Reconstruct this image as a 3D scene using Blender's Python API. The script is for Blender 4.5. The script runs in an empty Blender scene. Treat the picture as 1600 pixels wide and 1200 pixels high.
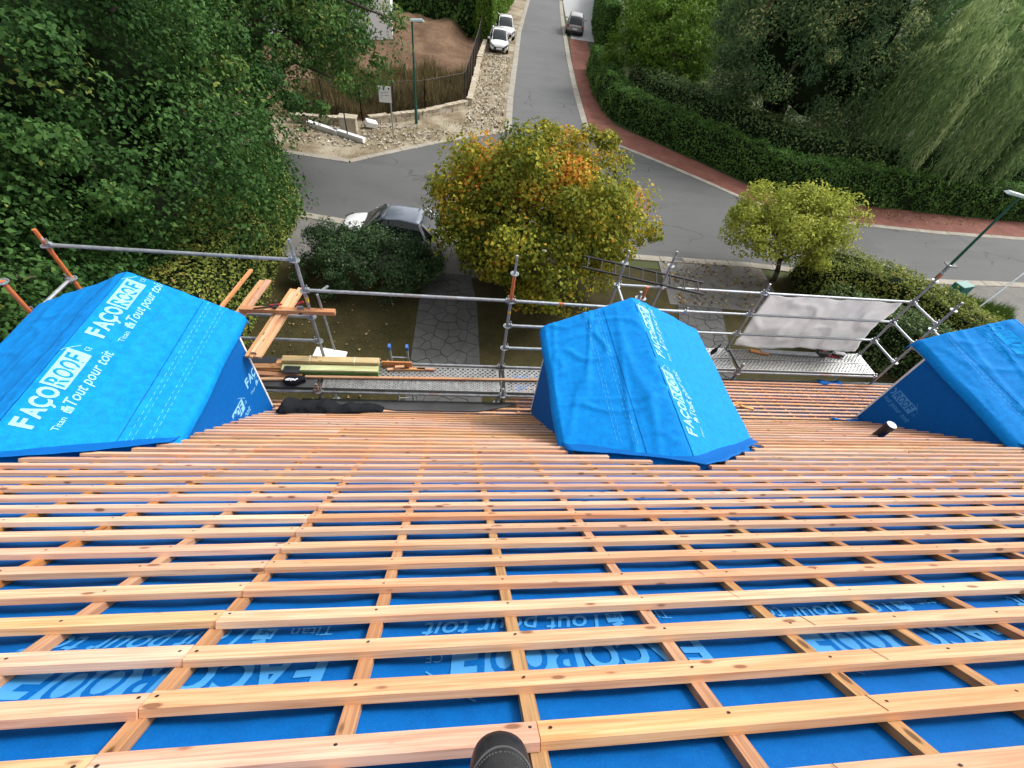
import bpy, bmesh, math, random
import numpy as np
from mathutils import Vector, Matrix, noise

rng = np.random.default_rng(7)
random.seed(7)
S = bpy.context.scene
COL = S.collection

# ------------------------------------------------------------------ camera
cam_d = bpy.data.cameras.new('camera')
cam_d.sensor_width = 36.0
cam_d.lens = 15.34
cam_d.clip_start = 0.02
cam_d.clip_end = 3000
cam = bpy.data.objects.new('camera', cam_d)
COL.objects.link(cam)
RX = Vector((0.99110123, -0.06425827, 0.11657281))
RY = Vector((0.0269386, -0.76081191, -0.64841311))
RZ = Vector((0.13035588, 0.64578334, -0.75231059))
m = Matrix.Identity(4)
for i in range(3):
    m[i][0] = RX[i]; m[i][1] = -RY[i]; m[i][2] = -RZ[i]
m[2][3] = 10.0
cam.matrix_world = m
S.camera = cam

# ------------------------------------------------------------------ light
SUN = Vector((0.63, 0.30, 0.72)).normalized()
elev = math.asin(SUN.z)
azim = math.atan2(SUN.x, SUN.y)
W = bpy.data.worlds.new('World')
S.world = W
W.use_nodes = True
wn = W.node_tree
for n_ in list(wn.nodes): wn.nodes.remove(n_)
wo = wn.nodes.new('ShaderNodeOutputWorld')
bg = wn.nodes.new('ShaderNodeBackground')
sky = wn.nodes.new('ShaderNodeTexSky')
sky.sky_type = 'NISHITA'
sky.sun_disc = False
sky.sun_elevation = elev
sky.sun_rotation = azim
sky.dust_density = 4.0
sky.air_density = 1.3
hs = wn.nodes.new('ShaderNodeHueSaturation')
hs.inputs['Saturation'].default_value = 0.10
wn.links.new(sky.outputs[0], hs.inputs['Color'])
wn.links.new(hs.outputs[0], bg.inputs[0])
bg.inputs[1].default_value = 0.15
wn.links.new(bg.outputs[0], wo.inputs[0])
sd = bpy.data.lights.new('sun', 'SUN')
sd.energy = 1.4
sd.angle = math.radians(14)
sd.color = (1.0, 0.96, 0.91)
sun = bpy.data.objects.new('sun', sd)
COL.objects.link(sun)
sun.rotation_euler = SUN.to_track_quat('Z', 'Y').to_euler()
S.cycles.max_bounces = 6; S.cycles.diffuse_bounces = 3; S.cycles.glossy_bounces = 2; S.cycles.transmission_bounces = 4; S.cycles.transparent_max_bounces = 4
S.view_settings.view_transform = 'Standard'
S.view_settings.look = 'None'
S.view_settings.gamma = 1.0
S.view_settings.exposure = 0.80
S.view_settings.use_curve_mapping = False

# ------------------------------------------------------------------ materials
class NT:
    def __init__(s, name):
        s.m = bpy.data.materials.new(name); s.m.use_nodes = True
        s.t = s.m.node_tree; s.b = s.t.nodes['Principled BSDF']; s.o = s.t.nodes['Material Output']
    def n(s, typ, **kw):
        x = s.t.nodes.new('ShaderNode' + typ)
        for k, v in kw.items():
            if k in x.inputs: x.inputs[k].default_value = v
            else: setattr(x, k, v)
        return x
    def l(s, a, b): s.t.links.new(a, b)
    def noise(s, scale, detail=4, rough=.6, vec=None, dist=0):
        x = s.n('TexNoise'); x.inputs['Scale'].default_value = scale; x.inputs['Detail'].default_value = detail
        x.inputs['Roughness'].default_value = rough; x.inputs['Distortion'].default_value = dist
        if vec is not None: s.l(vec, x.inputs['Vector'])
        return x.outputs[0]
    def ramp(s, fac, stops):
        r = s.n('ValToRGB'); el = r.color_ramp.elements
        while len(el) < len(stops): el.new(.5)
        for e, (p, c) in zip(el, stops):
            e.position = p; e.color = (*c, 1) if len(c) == 3 else c
        s.l(fac, r.inputs[0]); return r.outputs[0]
    def mix(s, fac, a, b, mode='MIX'):
        x = s.n('Mix', data_type='RGBA', blend_type=mode)
        for v, i in ((fac, 0), (a, 6), (b, 7)):
            if isinstance(v, (int, float)): x.inputs[i].default_value = v
            elif isinstance(v, tuple): x.inputs[i].default_value = (*v, 1)
            else: s.l(v, x.inputs[i])
        return x.outputs[2]
    def math(s, op, a, b=None):
        x = s.n('Math', operation=op)
        for v, i in ((a, 0), (b, 1)):
            if v is None: continue
            if isinstance(v, (int, float)): x.inputs[i].default_value = v
            else: s.l(v, x.inputs[i])
        return x.outputs[0]
    def obj(s, sx=1, sy=1, sz=1, rand=False, src='Object'):
        tc = s.n('TexCoord'); mp = s.n('Mapping'); mp.inputs['Scale'].default_value = (sx, sy, sz)
        s.l(tc.outputs[src], mp.inputs[0])
        if rand:
            oi = s.n('ObjectInfo'); mu = s.math('MULTIPLY', oi.outputs['Random'], 91.0)
            cx = s.n('CombineXYZ'); s.l(mu, cx.inputs[0]); s.l(mu, cx.inputs[1]); s.l(mu, cx.inputs[2])
            s.l(cx.outputs[0], mp.inputs['Location'])
        return mp.outputs[0]
    def world(s, sx=1, sy=1, sz=1):
        g = s.n('NewGeometry'); mp = s.n('Mapping'); mp.inputs['Scale'].default_value = (sx, sy, sz)
        s.l(g.outputs['Position'], mp.inputs[0]); return mp.outputs[0]
    def bump(s, h, strength=.3, dist=.01):
        b = s.n('Bump'); b.inputs['Strength'].default_value = strength; b.inputs['Distance'].default_value = dist
        s.l(h, b.inputs['Height']); s.l(b.outputs[0], s.b.inputs['Normal'])
    def col(s, c):
        if isinstance(c, tuple): s.b.inputs['Base Color'].default_value = (*c, 1)
        else: s.l(c, s.b.inputs['Base Color'])
    def set(s, rough=.6, metal=0, spec=.5):
        s.b.inputs['Roughness'].default_value = rough; s.b.inputs['Metallic'].default_value = metal
        s.b.inputs['Specular IOR Level'].default_value = spec; return s

def plain(name, c, rough=.6, metal=0, spec=.5, var=.12, scale=6, bump=0):
    t = NT(name); t.set(rough, metal, spec)
    v = t.obj(rand=True)
    nz = t.noise(scale, 5, .6, v)
    lo = tuple(x * (1 - var) for x in c); hi = tuple(min(1, x * (1 + var)) for x in c)
    t.col(t.ramp(nz, [(.3, lo), (.7, hi)]))
    if bump: t.bump(t.noise(scale * 8, 4, .6, v), bump, .004)
    return t.m

def wood(name, a, b, dark, axis=0, fine=True, knots=True):
    t = NT(name); t.set(.62, 0, .3)
    sc = [14, 14, 14]; sc[axis] = .9
    v = t.obj(*sc, rand=True)
    g1 = t.noise(2.2, 6, .65, v, .4)
    sc2 = [55, 55, 55]; sc2[axis] = 1.1
    g2 = t.noise(1.6, 3, .5, t.obj(*sc2, rand=True), .8)
    base = t.ramp(g1, [(.36, b), (.60, a)])
    base = t.mix(t.math('MULTIPLY', t.ramp(g2, [(.46, (0, 0, 0)), (.62, (1, 1, 1))]), .48), base, dark)
    oi = t.n('ObjectInfo')
    hv = t.n('HueSaturation')
    t.l(t.math('ADD', .491, t.math('MULTIPLY', oi.outputs['Random'], .019)), hv.inputs['Hue'])
    r2 = t.math('FRACT', t.math('MULTIPLY', oi.outputs['Random'], 37.7))
    t.l(t.math('ADD', .78, t.math('MULTIPLY', r2, .36)), hv.inputs['Value'])
    r3 = t.math('FRACT', t.math('MULTIPLY', oi.outputs['Random'], 17.3))
    t.l(t.math('ADD', .82, t.math('MULTIPLY', r3, .36)), hv.inputs['Saturation'])
    t.l(base, hv.inputs['Color'])
    out = hv.outputs[0]
    # broad reddish heartwood streaks along the piece
    sc4 = [6, 6, 6]; sc4[axis] = .35
    hw = t.noise(1.5, 3, .5, t.obj(*sc4, rand=True))
    out = t.mix(t.math('MULTIPLY', t.ramp(hw, [(.5, (0, 0, 0)), (.66, (1, 1, 1))]), .5), out, tuple(min(1, x * y) for x, y in zip(b, (.95, .72, .62))))
    if knots:
        sc3 = [12, 12, 12]; sc3[axis] = 4.5
        vo = t.n('TexVoronoi'); vo.inputs['Scale'].default_value = 1.0
        t.l(t.obj(*sc3, rand=True), vo.inputs['Vector'])
        kn = t.ramp(vo.outputs['Distance'], [(.10, (1, 1, 1)), (.15, (0, 0, 0))])
        out = t.mix(t.math('MULTIPLY', kn, .85), out, tuple(x * .35 for x in dark))
        ha = t.ramp(vo.outputs['Distance'], [(.06, (1, 1, 1)), (.22, (0, 0, 0))])
        out = t.mix(t.math('MULTIPLY', ha, .22), out, dark)
    t.col(out)
    t.bump(g2, .25, .002)
    return t.m

def leafmat(name, stops, trans=.25, rough=.5):
    t = NT(name); t.set(min(.8, rough + .12), 0, .09)
    at = t.n('Attribute'); at.attribute_name = 'tint'
    c = t.ramp(at.outputs['Fac'], stops)
    t.col(c)
    tr = t.n('BsdfTranslucent'); t.l(c, tr.inputs[0])
    mx = t.n('MixShader'); mx.inputs[0].default_value = trans
    t.l(t.b.outputs[0], mx.inputs[1]); t.l(tr.outputs[0], mx.inputs[2]); t.l(mx.outputs[0], t.o.inputs[0])
    return t.m

M = {}
M['batten'] = wood('batten_fir', (.73, .455, .295), (.61, .325, .195), (.40, .175, .09))
M['counter'] = wood('counter_fir', (.46, .24, .10), (.37, .175, .07), (.19, .075, .025), axis=1)
M['plank'] = wood('plank_fir', (.64, .38, .20), (.54, .26, .125), (.30, .13, .05))
M['plank_y'] = wood('plank_fir_long', (.64, .38, .20), (.54, .26, .125), (.30, .13, .05), axis=1)
M['green_timber'] = wood('treated_timber', (.16, .30, .11), (.11, .23, .085), (.06, .13, .04))
M['pale_green_timber'] = wood('pale_treated_timber', (.50, .53, .27), (.40, .45, .20), (.22, .27, .10))
M['yellow_timber'] = wood('yellow_timber', (.62, .52, .26), (.55, .42, .18), (.34, .23, .09))

def membrane(name, lo, hi, rough):
    t = NT(name); t.set(rough, 0, .12)
    v = t.world()
    n1 = t.noise(14, 6, .75, v); n2 = t.noise(160, 2, .5, v)
    c = t.mix(t.ramp(n1, [(.35, (0, 0, 0)), (.65, (1, 1, 1))]), lo, hi)
    c = t.mix(t.math('MULTIPLY', t.ramp(n2, [(.45, (0, 0, 0)), (.75, (1, 1, 1))]), .22), c, tuple(min(1, x * 1.5 + .02) for x in hi))
    t.col(c); t.bump(n2, .12, .002)
    return t.m
M['underlay'] = membrane('underlay_membrane', (.0, .090, .325), (.0, .110, .385), .7)
M['tarp'] = membrane('dormer_membrane', (.0, .17, .54), (.0, .245, .69), .7)
M['print_faint'] = plain('faint_print', (.0, .30, .76), .7, spec=.1, var=.06)
M['lap'] = plain('membrane_lap', (.0, .06, .24), .7, spec=.1)
M['print'] = plain('print_on_underlay', (.05, .27, .60), .55, var=.06)
M['print_tarp'] = plain('print_on_dormer', (.24, .55, .80), .55, var=.06)
M['print_stitch'] = plain('dashed_print', (.05, .40, .80), .55, var=.06)

def galv(name, c, patch=.25):
    t = NT(name); t.set(.42, .75, .5)
    v = t.obj(rand=True)
    n1 = t.noise(14, 5, .7, v); n2 = t.noise(3, 3, .6, v)
    base = t.ramp(n1, [(.3, tuple(x * .65 for x in c)), (.6, c), (.8, tuple(min(1, x * 1.35) for x in c))])
    base = t.mix(t.math('MULTIPLY', t.ramp(n2, [(.6, (0, 0, 0)), (.68, (1, 1, 1))]), patch), base, (.32, .12, .07))
    t.col(base)
    t.l(t.ramp(n1, [(.3, (.35,) * 3), (.7, (.6,) * 3)]), t.b.inputs['Roughness'])
    return t.m
M['galv'] = galv('galvanised_steel', (.42, .46, .48))
M['galv_deck'] = galv('deck_steel', (.33, .335, .33), .12)
M['galv_worn'] = galv('worn_steel', (.34, .36, .37), .5)
t = NT('orange_paint'); t.set(.5)
v = t.obj(rand=True)
t.col(t.mix(t.ramp(t.noise(11, 5, .7, v), [(.58, (0, 0, 0)), (.64, (1, 1, 1))]), (.52, .135, .035), (.42, .33, .28)))
M['orange'] = t.m
M['yellow'] = plain('yellow_tape', (.7, .42, .03))
M['rust'] = plain('rust', (.16, .06, .03), .8, var=.4, scale=30)
M['rail_brown'] = plain('weathered_rail', (.055, .038, .028), .7)
M['black_metal'] = plain('black_metal', (.02, .02, .022), .5, .3)
M['black_plastic'] = plain('black_plastic', (.012, .012, .013), .45)
M['black_cloth'] = plain('black_cloth', (.011, .012, .015), .9, spec=.15, var=.3, scale=40, bump=.3)
M['boot'] = plain('boot_leather', (.009, .009, .010), .36, var=.7, scale=60, bump=.35)
M['boot_stitch'] = plain('boot_stitch', (.06, .06, .062), .6)
M['boot_sole'] = plain('boot_rubber', (.01, .01, .011), .8, bump=.2)
M['white_trim'] = plain('white_trim', (.72, .71, .69), .5, var=.06)
M['lead'] = plain('dark_sheet', (.055, .056, .058), .6, var=.3, scale=3)
M['slate'] = plain('slate', (.02, .022, .027), .55, var=.2)
M['foam'] = plain('white_foam', (.78, .78, .78), .7, var=.05)
M['red'] = plain('red_plastic', (.42, .02, .03), .45)
M['blue_cap'] = plain('blue_cap', (.05, .14, .42), .5)
t = NT('white_sheet'); t.set(.6, 0, .3)
v = t.world()
n1 = t.noise(2.5, 5, .65, v)
t.col(t.ramp(n1, [(.3, (.74, .73, .73)), (.6, (.88, .88, .88)), (.8, (.92, .92, .92))]))
tr_ = t.n('BsdfTranslucent'); tr_.inputs[0].default_value = (.92, .92, .92, 1)
mx_ = t.n('MixShader'); mx_.inputs[0].default_value = .55
t.l(t.b.outputs[0], mx_.inputs[1]); t.l(tr_.outputs[0], mx_.inputs[2]); t.l(mx_.outputs[0], t.o.inputs[0])
M['sheet'] = t.m
M['wall'] = plain('house_render', (.55, .50, .44), .85, var=.08, scale=2, bump=.2)
M['glass'] = plain('window_glass', (.02, .025, .03), .08, var=.2)
M['lamp_green'] = plain('lamp_green_paint', (.006, .085, .065), .4, var=.1)
M['box_green'] = plain('cabinet_green_paint', (.02, .15, .125), .5, var=.12)
M['lamp_glass'] = plain('lamp_glass', (.32, .40, .40), .2, var=.1)

def asphalt(name, a, b, stain):
    t = NT(name); t.set(.85, 0, .3)
    w = t.world()
    n1 = t.noise(.22, 5, .6, w); n2 = t.noise(60, 3, .7, w); n3 = t.noise(.5, 4, .6, t.world(.35, 1.6, 1), .6)
    c = t.ramp(n1, [(.3, a), (.7, b)])
    c = t.mix(t.math('MULTIPLY', t.ramp(n3, [(.5, (0, 0, 0)), (.7, (1, 1, 1))]), stain), c, tuple(x * .62 for x in a))
    c = t.mix(.28, c, t.ramp(n2, [(.3, tuple(x * .45 for x in a)), (.7, tuple(x * 1.6 for x in b))]))
    vo = t.n('TexVoronoi'); vo.inputs['Scale'].default_value = .9; t.l(t.world(), vo.inputs['Vector'])
    lf = t.ramp(vo.outputs['Distance'], [(.025, (1, 1, 1)), (.035, (0, 0, 0))])
    c = t.mix(t.math('MULTIPLY', lf, .5), c, (.22, .16, .08))
    ve = t.n('TexVoronoi', feature='DISTANCE_TO_EDGE'); ve.inputs['Scale'].default_value = .21
    dn = t.n('TexNoise'); dn.inputs['Scale'].default_value = 1.3; t.l(t.world(), dn.inputs['Vector'])
    va = t.n('VectorMath', operation='ADD'); t.l(t.world(), va.inputs[0]); t.l(dn.outputs['Color'], va.inputs[1]); t.l(va.outputs[0], ve.inputs['Vector'])
    ck = t.ramp(ve.outputs['Distance'], [(.0025, (1, 1, 1)), (.006, (0, 0, 0))])
    gate = t.ramp(t.noise(.16, 2, .5, t.world(1, 1, 1)), [(.5, (0, 0, 0)), (.58, (1, 1, 1))])
    c = t.mix(t.math('MULTIPLY', t.math('MULTIPLY', ck, gate), .75), c, (.03, .03, .032))
    bl = t.ramp(t.noise(.35, 3, .6, t.world(1, 1, 1), .2), [(.60, (0, 0, 0)), (.63, (1, 1, 1))])
    c = t.mix(t.math('MULTIPLY', bl, .16), c, (.05, .05, .052))
    t.col(c); t.bump(n2, .3, .006)
    return t.m
M['asphalt'] = asphalt('asphalt', (.086, .087, .087), (.114, .115, .114), .45)
M['asphalt2'] = asphalt('asphalt_side_road', (.101, .103, .105), (.130, .132, .133), .3)

def patchy(name, stops, scale, fine, rough=.95, leaf=None, leafscale=5, leafsize=.16, bump=.6):
    t = NT(name); t.set(rough, 0, .2)
    w = t.world()
    n1 = t.noise(scale, 6, .65, w); n2 = t.noise(fine, 4, .75, w)
    f = t.math('ADD', t.math('MULTIPLY', n1, .6), t.math('MULTIPLY', n2, .4))
    c = t.ramp(f, stops)
    if leaf:
        vo = t.n('TexVoronoi'); vo.inputs['Scale'].default_value = leafscale; vo.inputs['Randomness'].default_value = 1
        t.l(w, vo.inputs['Vector'])
        m_ = t.ramp(vo.outputs['Distance'], [(leafsize, (1, 1, 1)), (leafsize + .05, (0, 0, 0))])
        sep = t.n('SeparateColor'); t.l(vo.outputs['Color'], sep.inputs[0])
        gate = t.ramp(sep.outputs[0], [(.5, (0, 0, 0)), (.55, (1, 1, 1))])
        c = t.mix(t.math('MULTIPLY', m_, gate), c, leaf)
    t.col(c); t.bump(n2, bump, .02)
    return t.m
M['ground'] = patchy('garden_ground', [(.3, (.03, .05, .018)), (.5, (.06, .075, .03)), (.7, (.09, .085, .04))], .5, 20)
M['lawn'] = patchy('lawn', [(.32, (.020, .019, .007)), (.5, (.043, .037, .013)), (.7, (.075, .058, .022))], 1.2, 22, leaf=(.12, .09, .045), leafscale=7, leafsize=.10)
M['gravel'] = patchy('gravel_verge', [(.36, (.095, .068, .04)), (.47, (.21, .165, .105)), (.56, (.34, .295, .215)), (.72, (.46, .42, .34))], .55, 11, bump=.9, leaf=(.16, .10, .05), leafscale=4, leafsize=.16)
M['soil'] = patchy('soil', [(.32, (.05, .030, .017)), (.5, (.13, .078, .046)), (.7, (.22, .145, .09))], .5, 5, bump=1)
M['redpath'] = patchy('red_gravel', [(.32, (.12, .048, .036)), (.5, (.19, .078, .058)), (.7, (.27, .125, .095))], 1.2, 45, leaf=(.32, .2, .1), leafscale=3, leafsize=.07)
M['concrete'] = patchy('kerb_concrete', [(.3, (.20, .18, .145)), (.5, (.31, .285, .24)), (.7, (.40, .37, .32))], 1.5, 30, bump=.3)
M['drive'] = patchy('driveway_concrete', [(.3, (.10, .095, .088)), (.5, (.165, .16, .15)), (.7, (.22, .215, .20))], .8, 40, leaf=(.30, .21, .11), leafscale=5, leafsize=.15, bump=.4)
M['paver'] = patchy('paving_stone', [(.3, (.062, .062, .06)), (.5, (.092, .092, .09)), (.7, (.125, .125, .12))], 1.3, 18, bump=.3)
M['joint'] = patchy('paving_joint', [(.3, (.034, .032, .026)), (.7, (.066, .061, .046))], 3, 30)
M['stone'] = patchy('wall_stone', [(.3, (.24, .19, .13)), (.5, (.42, .36, .27)), (.7, (.55, .50, .41))], 2, 12, bump=.7)
M['terrace'] = plain('terrace_stone', (.7, .68, .64), .8, var=.05)
M['pale'] = plain('pale_paving', (.33, .34, .34), .8, var=.08)
M['brick'] = plain('brick_red', (.28, .10, .06), .9, var=.2)
M['rooftile'] = plain('grey_roof_tile', (.10, .09, .085), .8, var=.2)
M['bark'] = plain('bark', (.075, .06, .045), .9, var=.4, scale=12, bump=.5)
M['core'] = plain('dark_core_fill', (.012, .020, .008), .95, var=.4, scale=5, spec=.05)  # near-black fill standing in for shade inside crowns and hedges
M['ironlid'] = plain('manhole_iron', (.16, .15, .14), .7, var=.2)

M['oak'] = leafmat('oak_leaf', [(0, (.020, .056, .016)), (.4, (.046, .112, .028)), (.8, (.10, .20, .05)), (1, (.25, .27, .06))], .32)
M['maple'] = leafmat('maple_leaf', [(0, (.085, .125, .018)), (.35, (.245, .265, .032)), (.62, (.46, .40, .045)), (.8, (.62, .32, .045)), (1, (.66, .20, .04))], .32)
M['shrub'] = leafmat('shrub_leaf', [(0, (.030, .066, .028)), (.6, (.072, .13, .052)), (1, (.18, .24, .12))], .22, .45)
M['lime'] = leafmat('lime_leaf', [(0, (0.150, 0.200, 0.031)), (.5, (0.388, 0.425, 0.069)), (1, (0.625, 0.625, 0.138))], .3)
M['hedge'] = leafmat('hedge_leaf', [(0, (0.041, 0.098, 0.021)), (.6, (0.092, 0.190, 0.039)), (1, (0.184, 0.310, 0.075))], .28)
M['ivy'] = leafmat('ivy_leaf', [(0, (0.055, 0.098, 0.035)), (.6, (0.119, 0.188, 0.065)), (.9, (0.237, 0.300, 0.112)), (1, (0.562, 0.550, 0.237))], .25, .4)
M['ivyl'] = leafmat('sunlit_ivy_leaf', [(0, (0.109, 0.155, 0.030)), (.6, (0.253, 0.299, 0.063)), (.9, (0.460, 0.425, 0.115)), (1, (0.529, 0.276, 0.115))], .28, .4)  # ivy leaf with the yellow of sunlight put into its colour
M['bright'] = leafmat('bright_leaf', [(0, (.055, .115, .014)), (.6, (.12, .215, .028)), (1, (.21, .31, .055))], .32)
M['cypress'] = leafmat('cypress_leaf', [(0, (0.047, 0.096, 0.042)), (.55, (0.111, 0.189, 0.075)), (.8, (0.234, 0.305, 0.117)), (1, (0.468, 0.481, 0.195))], .28, .6)
M['willow'] = leafmat('willow_leaf', [(0, (0.072, 0.138, 0.050)), (.5, (0.192, 0.300, 0.108)), (1, (0.480, 0.552, 0.252))], .32)
M['dry'] = leafmat('dry_grass', [(0, (.07, .055, .022)), (.5, (.15, .115, .05)), (1, (.26, .21, .10))], .2, .8)
M['grass'] = leafmat('green_grass', [(0, (0.050, 0.100, 0.015)), (1, (0.140, 0.220, 0.040))], .2, .7)
M['litter'] = leafmat('fallen_leaf', [(0, (.10, .06, .025)), (.6, (.26, .17, .07)), (1, (.45, .34, .18))], 0, .8)

# ------------------------------------------------------------------ helpers
def link(o, parent=None):
    COL.objects.link(o)
    if parent is not None: o.parent = parent
    return o
def tag(o, label=None, cat=None, group=None, kind=None):
    if label: o['label'] = label
    if cat: o['category'] = cat
    if group: o['group'] = group
    if kind: o['kind'] = kind
    return o
def empty(name, loc=(0, 0, 0), rz=0):
    o = bpy.data.objects.new(name, None); o.location = loc; o.rotation_euler = (0, 0, rz)
    o.empty_display_size = .2
    return link(o)

class MB:
    def __init__(s): s.v = []; s.f = []; s.mi = []; s.cur = 0
    def add(s, vs, fs):
        b = len(s.v); s.v += [tuple(x) for x in vs]
        s.f += [tuple(i + b for i in f) for f in fs]; s.mi += [s.cur] * len(fs); return s
    def box(s, c, size, rot=None, ch=0):
        hx, hy, hz = [x / 2 for x in size]
        if ch:
            vs = []
            for sx in (-1, 1):
                for a in ((-1, -1), (1, -1), (1, 1), (-1, 1)):
                    # two verts per corner of the long section
                    y, z = a[0] * hy, a[1] * hz
                    if a in ((-1, -1), (1, 1)):
                        vs += [Vector((sx * hx, y, z - a[1] * ch)), Vector((sx * hx, y - a[0] * ch, z))]
                    else:
                        vs += [Vector((sx * hx, y - a[0] * ch, z)), Vector((sx * hx, y, z - a[1] * ch))]
            fs = [tuple(range(7, -1, -1)), tuple(range(8, 16))]
            fs += [(i, (i + 1) % 8, 8 + (i + 1) % 8, 8 + i) for i in range(8)]
        else:
            vs = [Vector((x * hx, y * hy, z * hz)) for x in (-1, 1) for y in (-1, 1) for z in (-1, 1)]
            fs = [(0, 1, 3, 2), (4, 6, 7, 5), (0, 4, 5, 1), (2, 3, 7, 6), (0, 2, 6, 4), (1, 5, 7, 3)]
        if rot is not None: vs = [rot @ q for q in vs]
        c = Vector(c); return s.add([q + c for q in vs], fs)
    def tube(s, p, q, r, r2=None, n=10, cap=True):
        p = Vector(p); q = Vector(q); d = (q - p).normalized()
        a = d.orthogonal().normalized(); b = d.cross(a); r2 = r if r2 is None else r2
        vs = []
        for k in range(n):
            an = 2 * math.pi * k / n; e = a * math.cos(an) + b * math.sin(an)
            vs += [p + e * r, q + e * r2]
        fs = [(2 * k, 2 * ((k + 1) % n), 2 * ((k + 1) % n) + 1, 2 * k + 1) for k in range(n)]
        if cap: fs += [tuple(2 * k for k in range(n))[::-1], tuple(2 * k + 1 for k in range(n))]
        return s.add(vs, fs)
    def path(s, pts, radii, n=7):
        for i in range(len(pts) - 1): s.tube(pts[i], pts[i + 1], radii[i], radii[i + 1], n)
        return s
    def prism(s, poly, z0, z1, axis=2):
        k = len(poly)
        def P(a, b, c): return {2: (a, b, c), 0: (c, a, b), 1: (a, c, b)}[axis]
        vs = [P(x, y, z0) for x, y in poly] + [P(x, y, z1) for x, y in poly]
        fs = [tuple(range(k))[::-1], tuple(range(k, 2 * k))] + [(i, (i + 1) % k, k + (i + 1) % k, k + i) for i in range(k)]
        return s.add(vs, fs)
    def grid(s, P, nu, nv):
        vs = [P(i / nu, j / nv) for i in range(nu + 1) for j in range(nv + 1)]
        fs = [(i * (nv + 1) + j, (i + 1) * (nv + 1) + j, (i + 1) * (nv + 1) + j + 1, i * (nv + 1) + j + 1) for i in range(nu) for j in range(nv)]
        return s.add(vs, fs)
    def mesh(s, name, mats, smooth=False, fixn=True):
        me = bpy.data.meshes.new(name); me.from_pydata(s.v, [], s.f)
        for q in (mats if isinstance(mats, list) else [mats]): me.materials.append(M[q] if isinstance(q, str) else q)
        if len(me.materials) > 1:
            for p_, i in zip(me.polygons, s.mi): p_.material_index = i
        if fixn:
            bm = bmesh.new(); bm.from_mesh(me); bmesh.ops.recalc_face_normals(bm, faces=bm.faces); bm.to_mesh(me); bm.free()
        if smooth: me.polygons.foreach_set('use_smooth', [True] * len(me.polygons))
        me.update(); return me
    def build(s, name, mats, parent=None, smooth=False, loc=None, fixn=True):
        o = bpy.data.objects.new(name, s.mesh(name, mats, smooth, fixn))
        if loc is not None: o.location = loc
        return link(o, parent)

def mod_sub(o, lv=2):
    md = o.modifiers.new('sub', 'SUBSURF'); md.levels = lv; md.render_levels = lv
    return o
def mod_bev(o, w, seg=2):
    md = o.modifiers.new('bev', 'BEVEL'); md.width = w; md.segments = seg; md.limit_method = 'ANGLE'
    return o
def mod_solid(o, t, off=-1):
    md = o.modifiers.new('solid', 'SOLIDIFY'); md.thickness = t; md.offset = off
    return o

def sheet(name, poly, z, mat, kind='structure', parent=None):
    bm = bmesh.new()
    vs = [bm.verts.new((x, y, z)) for x, y in poly]
    f = bm.faces.new(vs); f.normal_update()
    if f.normal.z < 0: f.normal_flip()
    bmesh.ops.triangulate(bm, faces=[f])
    me = bpy.data.meshes.new(name); bm.to_mesh(me); bm.free()
    me.materials.append(M[mat]); o = bpy.data.objects.new(name, me); link(o, parent)
    bm = bmesh.new(); bm.from_mesh(me)
    for f in bm.faces:
        f.normal_update()
        if f.normal.z < 0: f.normal_flip()
    bm.to_mesh(me); bm.free()
    if kind: o['kind'] = kind
    return o

def leaves(name, C, N, size, tint, mat, parent=None, aspect=.6, jit=.7, droop=0.0, fold=.18, T=None, sizevar=.8):
    n = len(C); C = np.asarray(C, float); N = np.asarray(N, float)
    nn = N + jit * rng.normal(size=(n, 3)); nn /= np.linalg.norm(nn, axis=1)[:, None] + 1e-9
    t_ = rng.normal(size=(n, 3)) if T is None else T + .25 * rng.normal(size=(n, 3))
    t_[:, 2] -= droop
    t_ -= (t_ * nn).sum(1)[:, None] * nn; t_ /= np.linalg.norm(t_, axis=1)[:, None] + 1e-9
    b_ = np.cross(nn, t_)
    L = size * (1 - sizevar / 2 + sizevar * rng.random(n) ** 1.3 * 1.15)[:, None]
    v = np.empty((n, 4, 3))
    v[:, 0] = C - t_ * L * .5
    v[:, 1] = C + b_ * L * aspect * .5 + nn * L * fold - t_ * L * .08
    v[:, 2] = C + t_ * L * .5
    v[:, 3] = C - b_ * L * aspect * .5 + nn * L * fold - t_ * L * .08
    me = bpy.data.meshes.new(name)
    me.vertices.add(4 * n); me.vertices.foreach_set('co', v.reshape(-1))
    me.loops.add(4 * n); me.loops.foreach_set('vertex_index', np.arange(4 * n, dtype=np.int32))
    me.polygons.add(n); me.polygons.foreach_set('loop_start', np.arange(0, 4 * n, 4, dtype=np.int32))
    me.update(calc_edges=True)
    at = me.attributes.new('tint', 'FLOAT', 'FACE')
    at.data.foreach_set('value', np.clip(np.asarray(tint, float), 0, 1).astype(np.float32))
    me.materials.append(M[mat]); o = bpy.data.objects.new(name, me)
    return link(o, parent)

def unit(n):
    d = rng.normal(size=(n, 3)); return d / np.linalg.norm(d, axis=1)[:, None]

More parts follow.
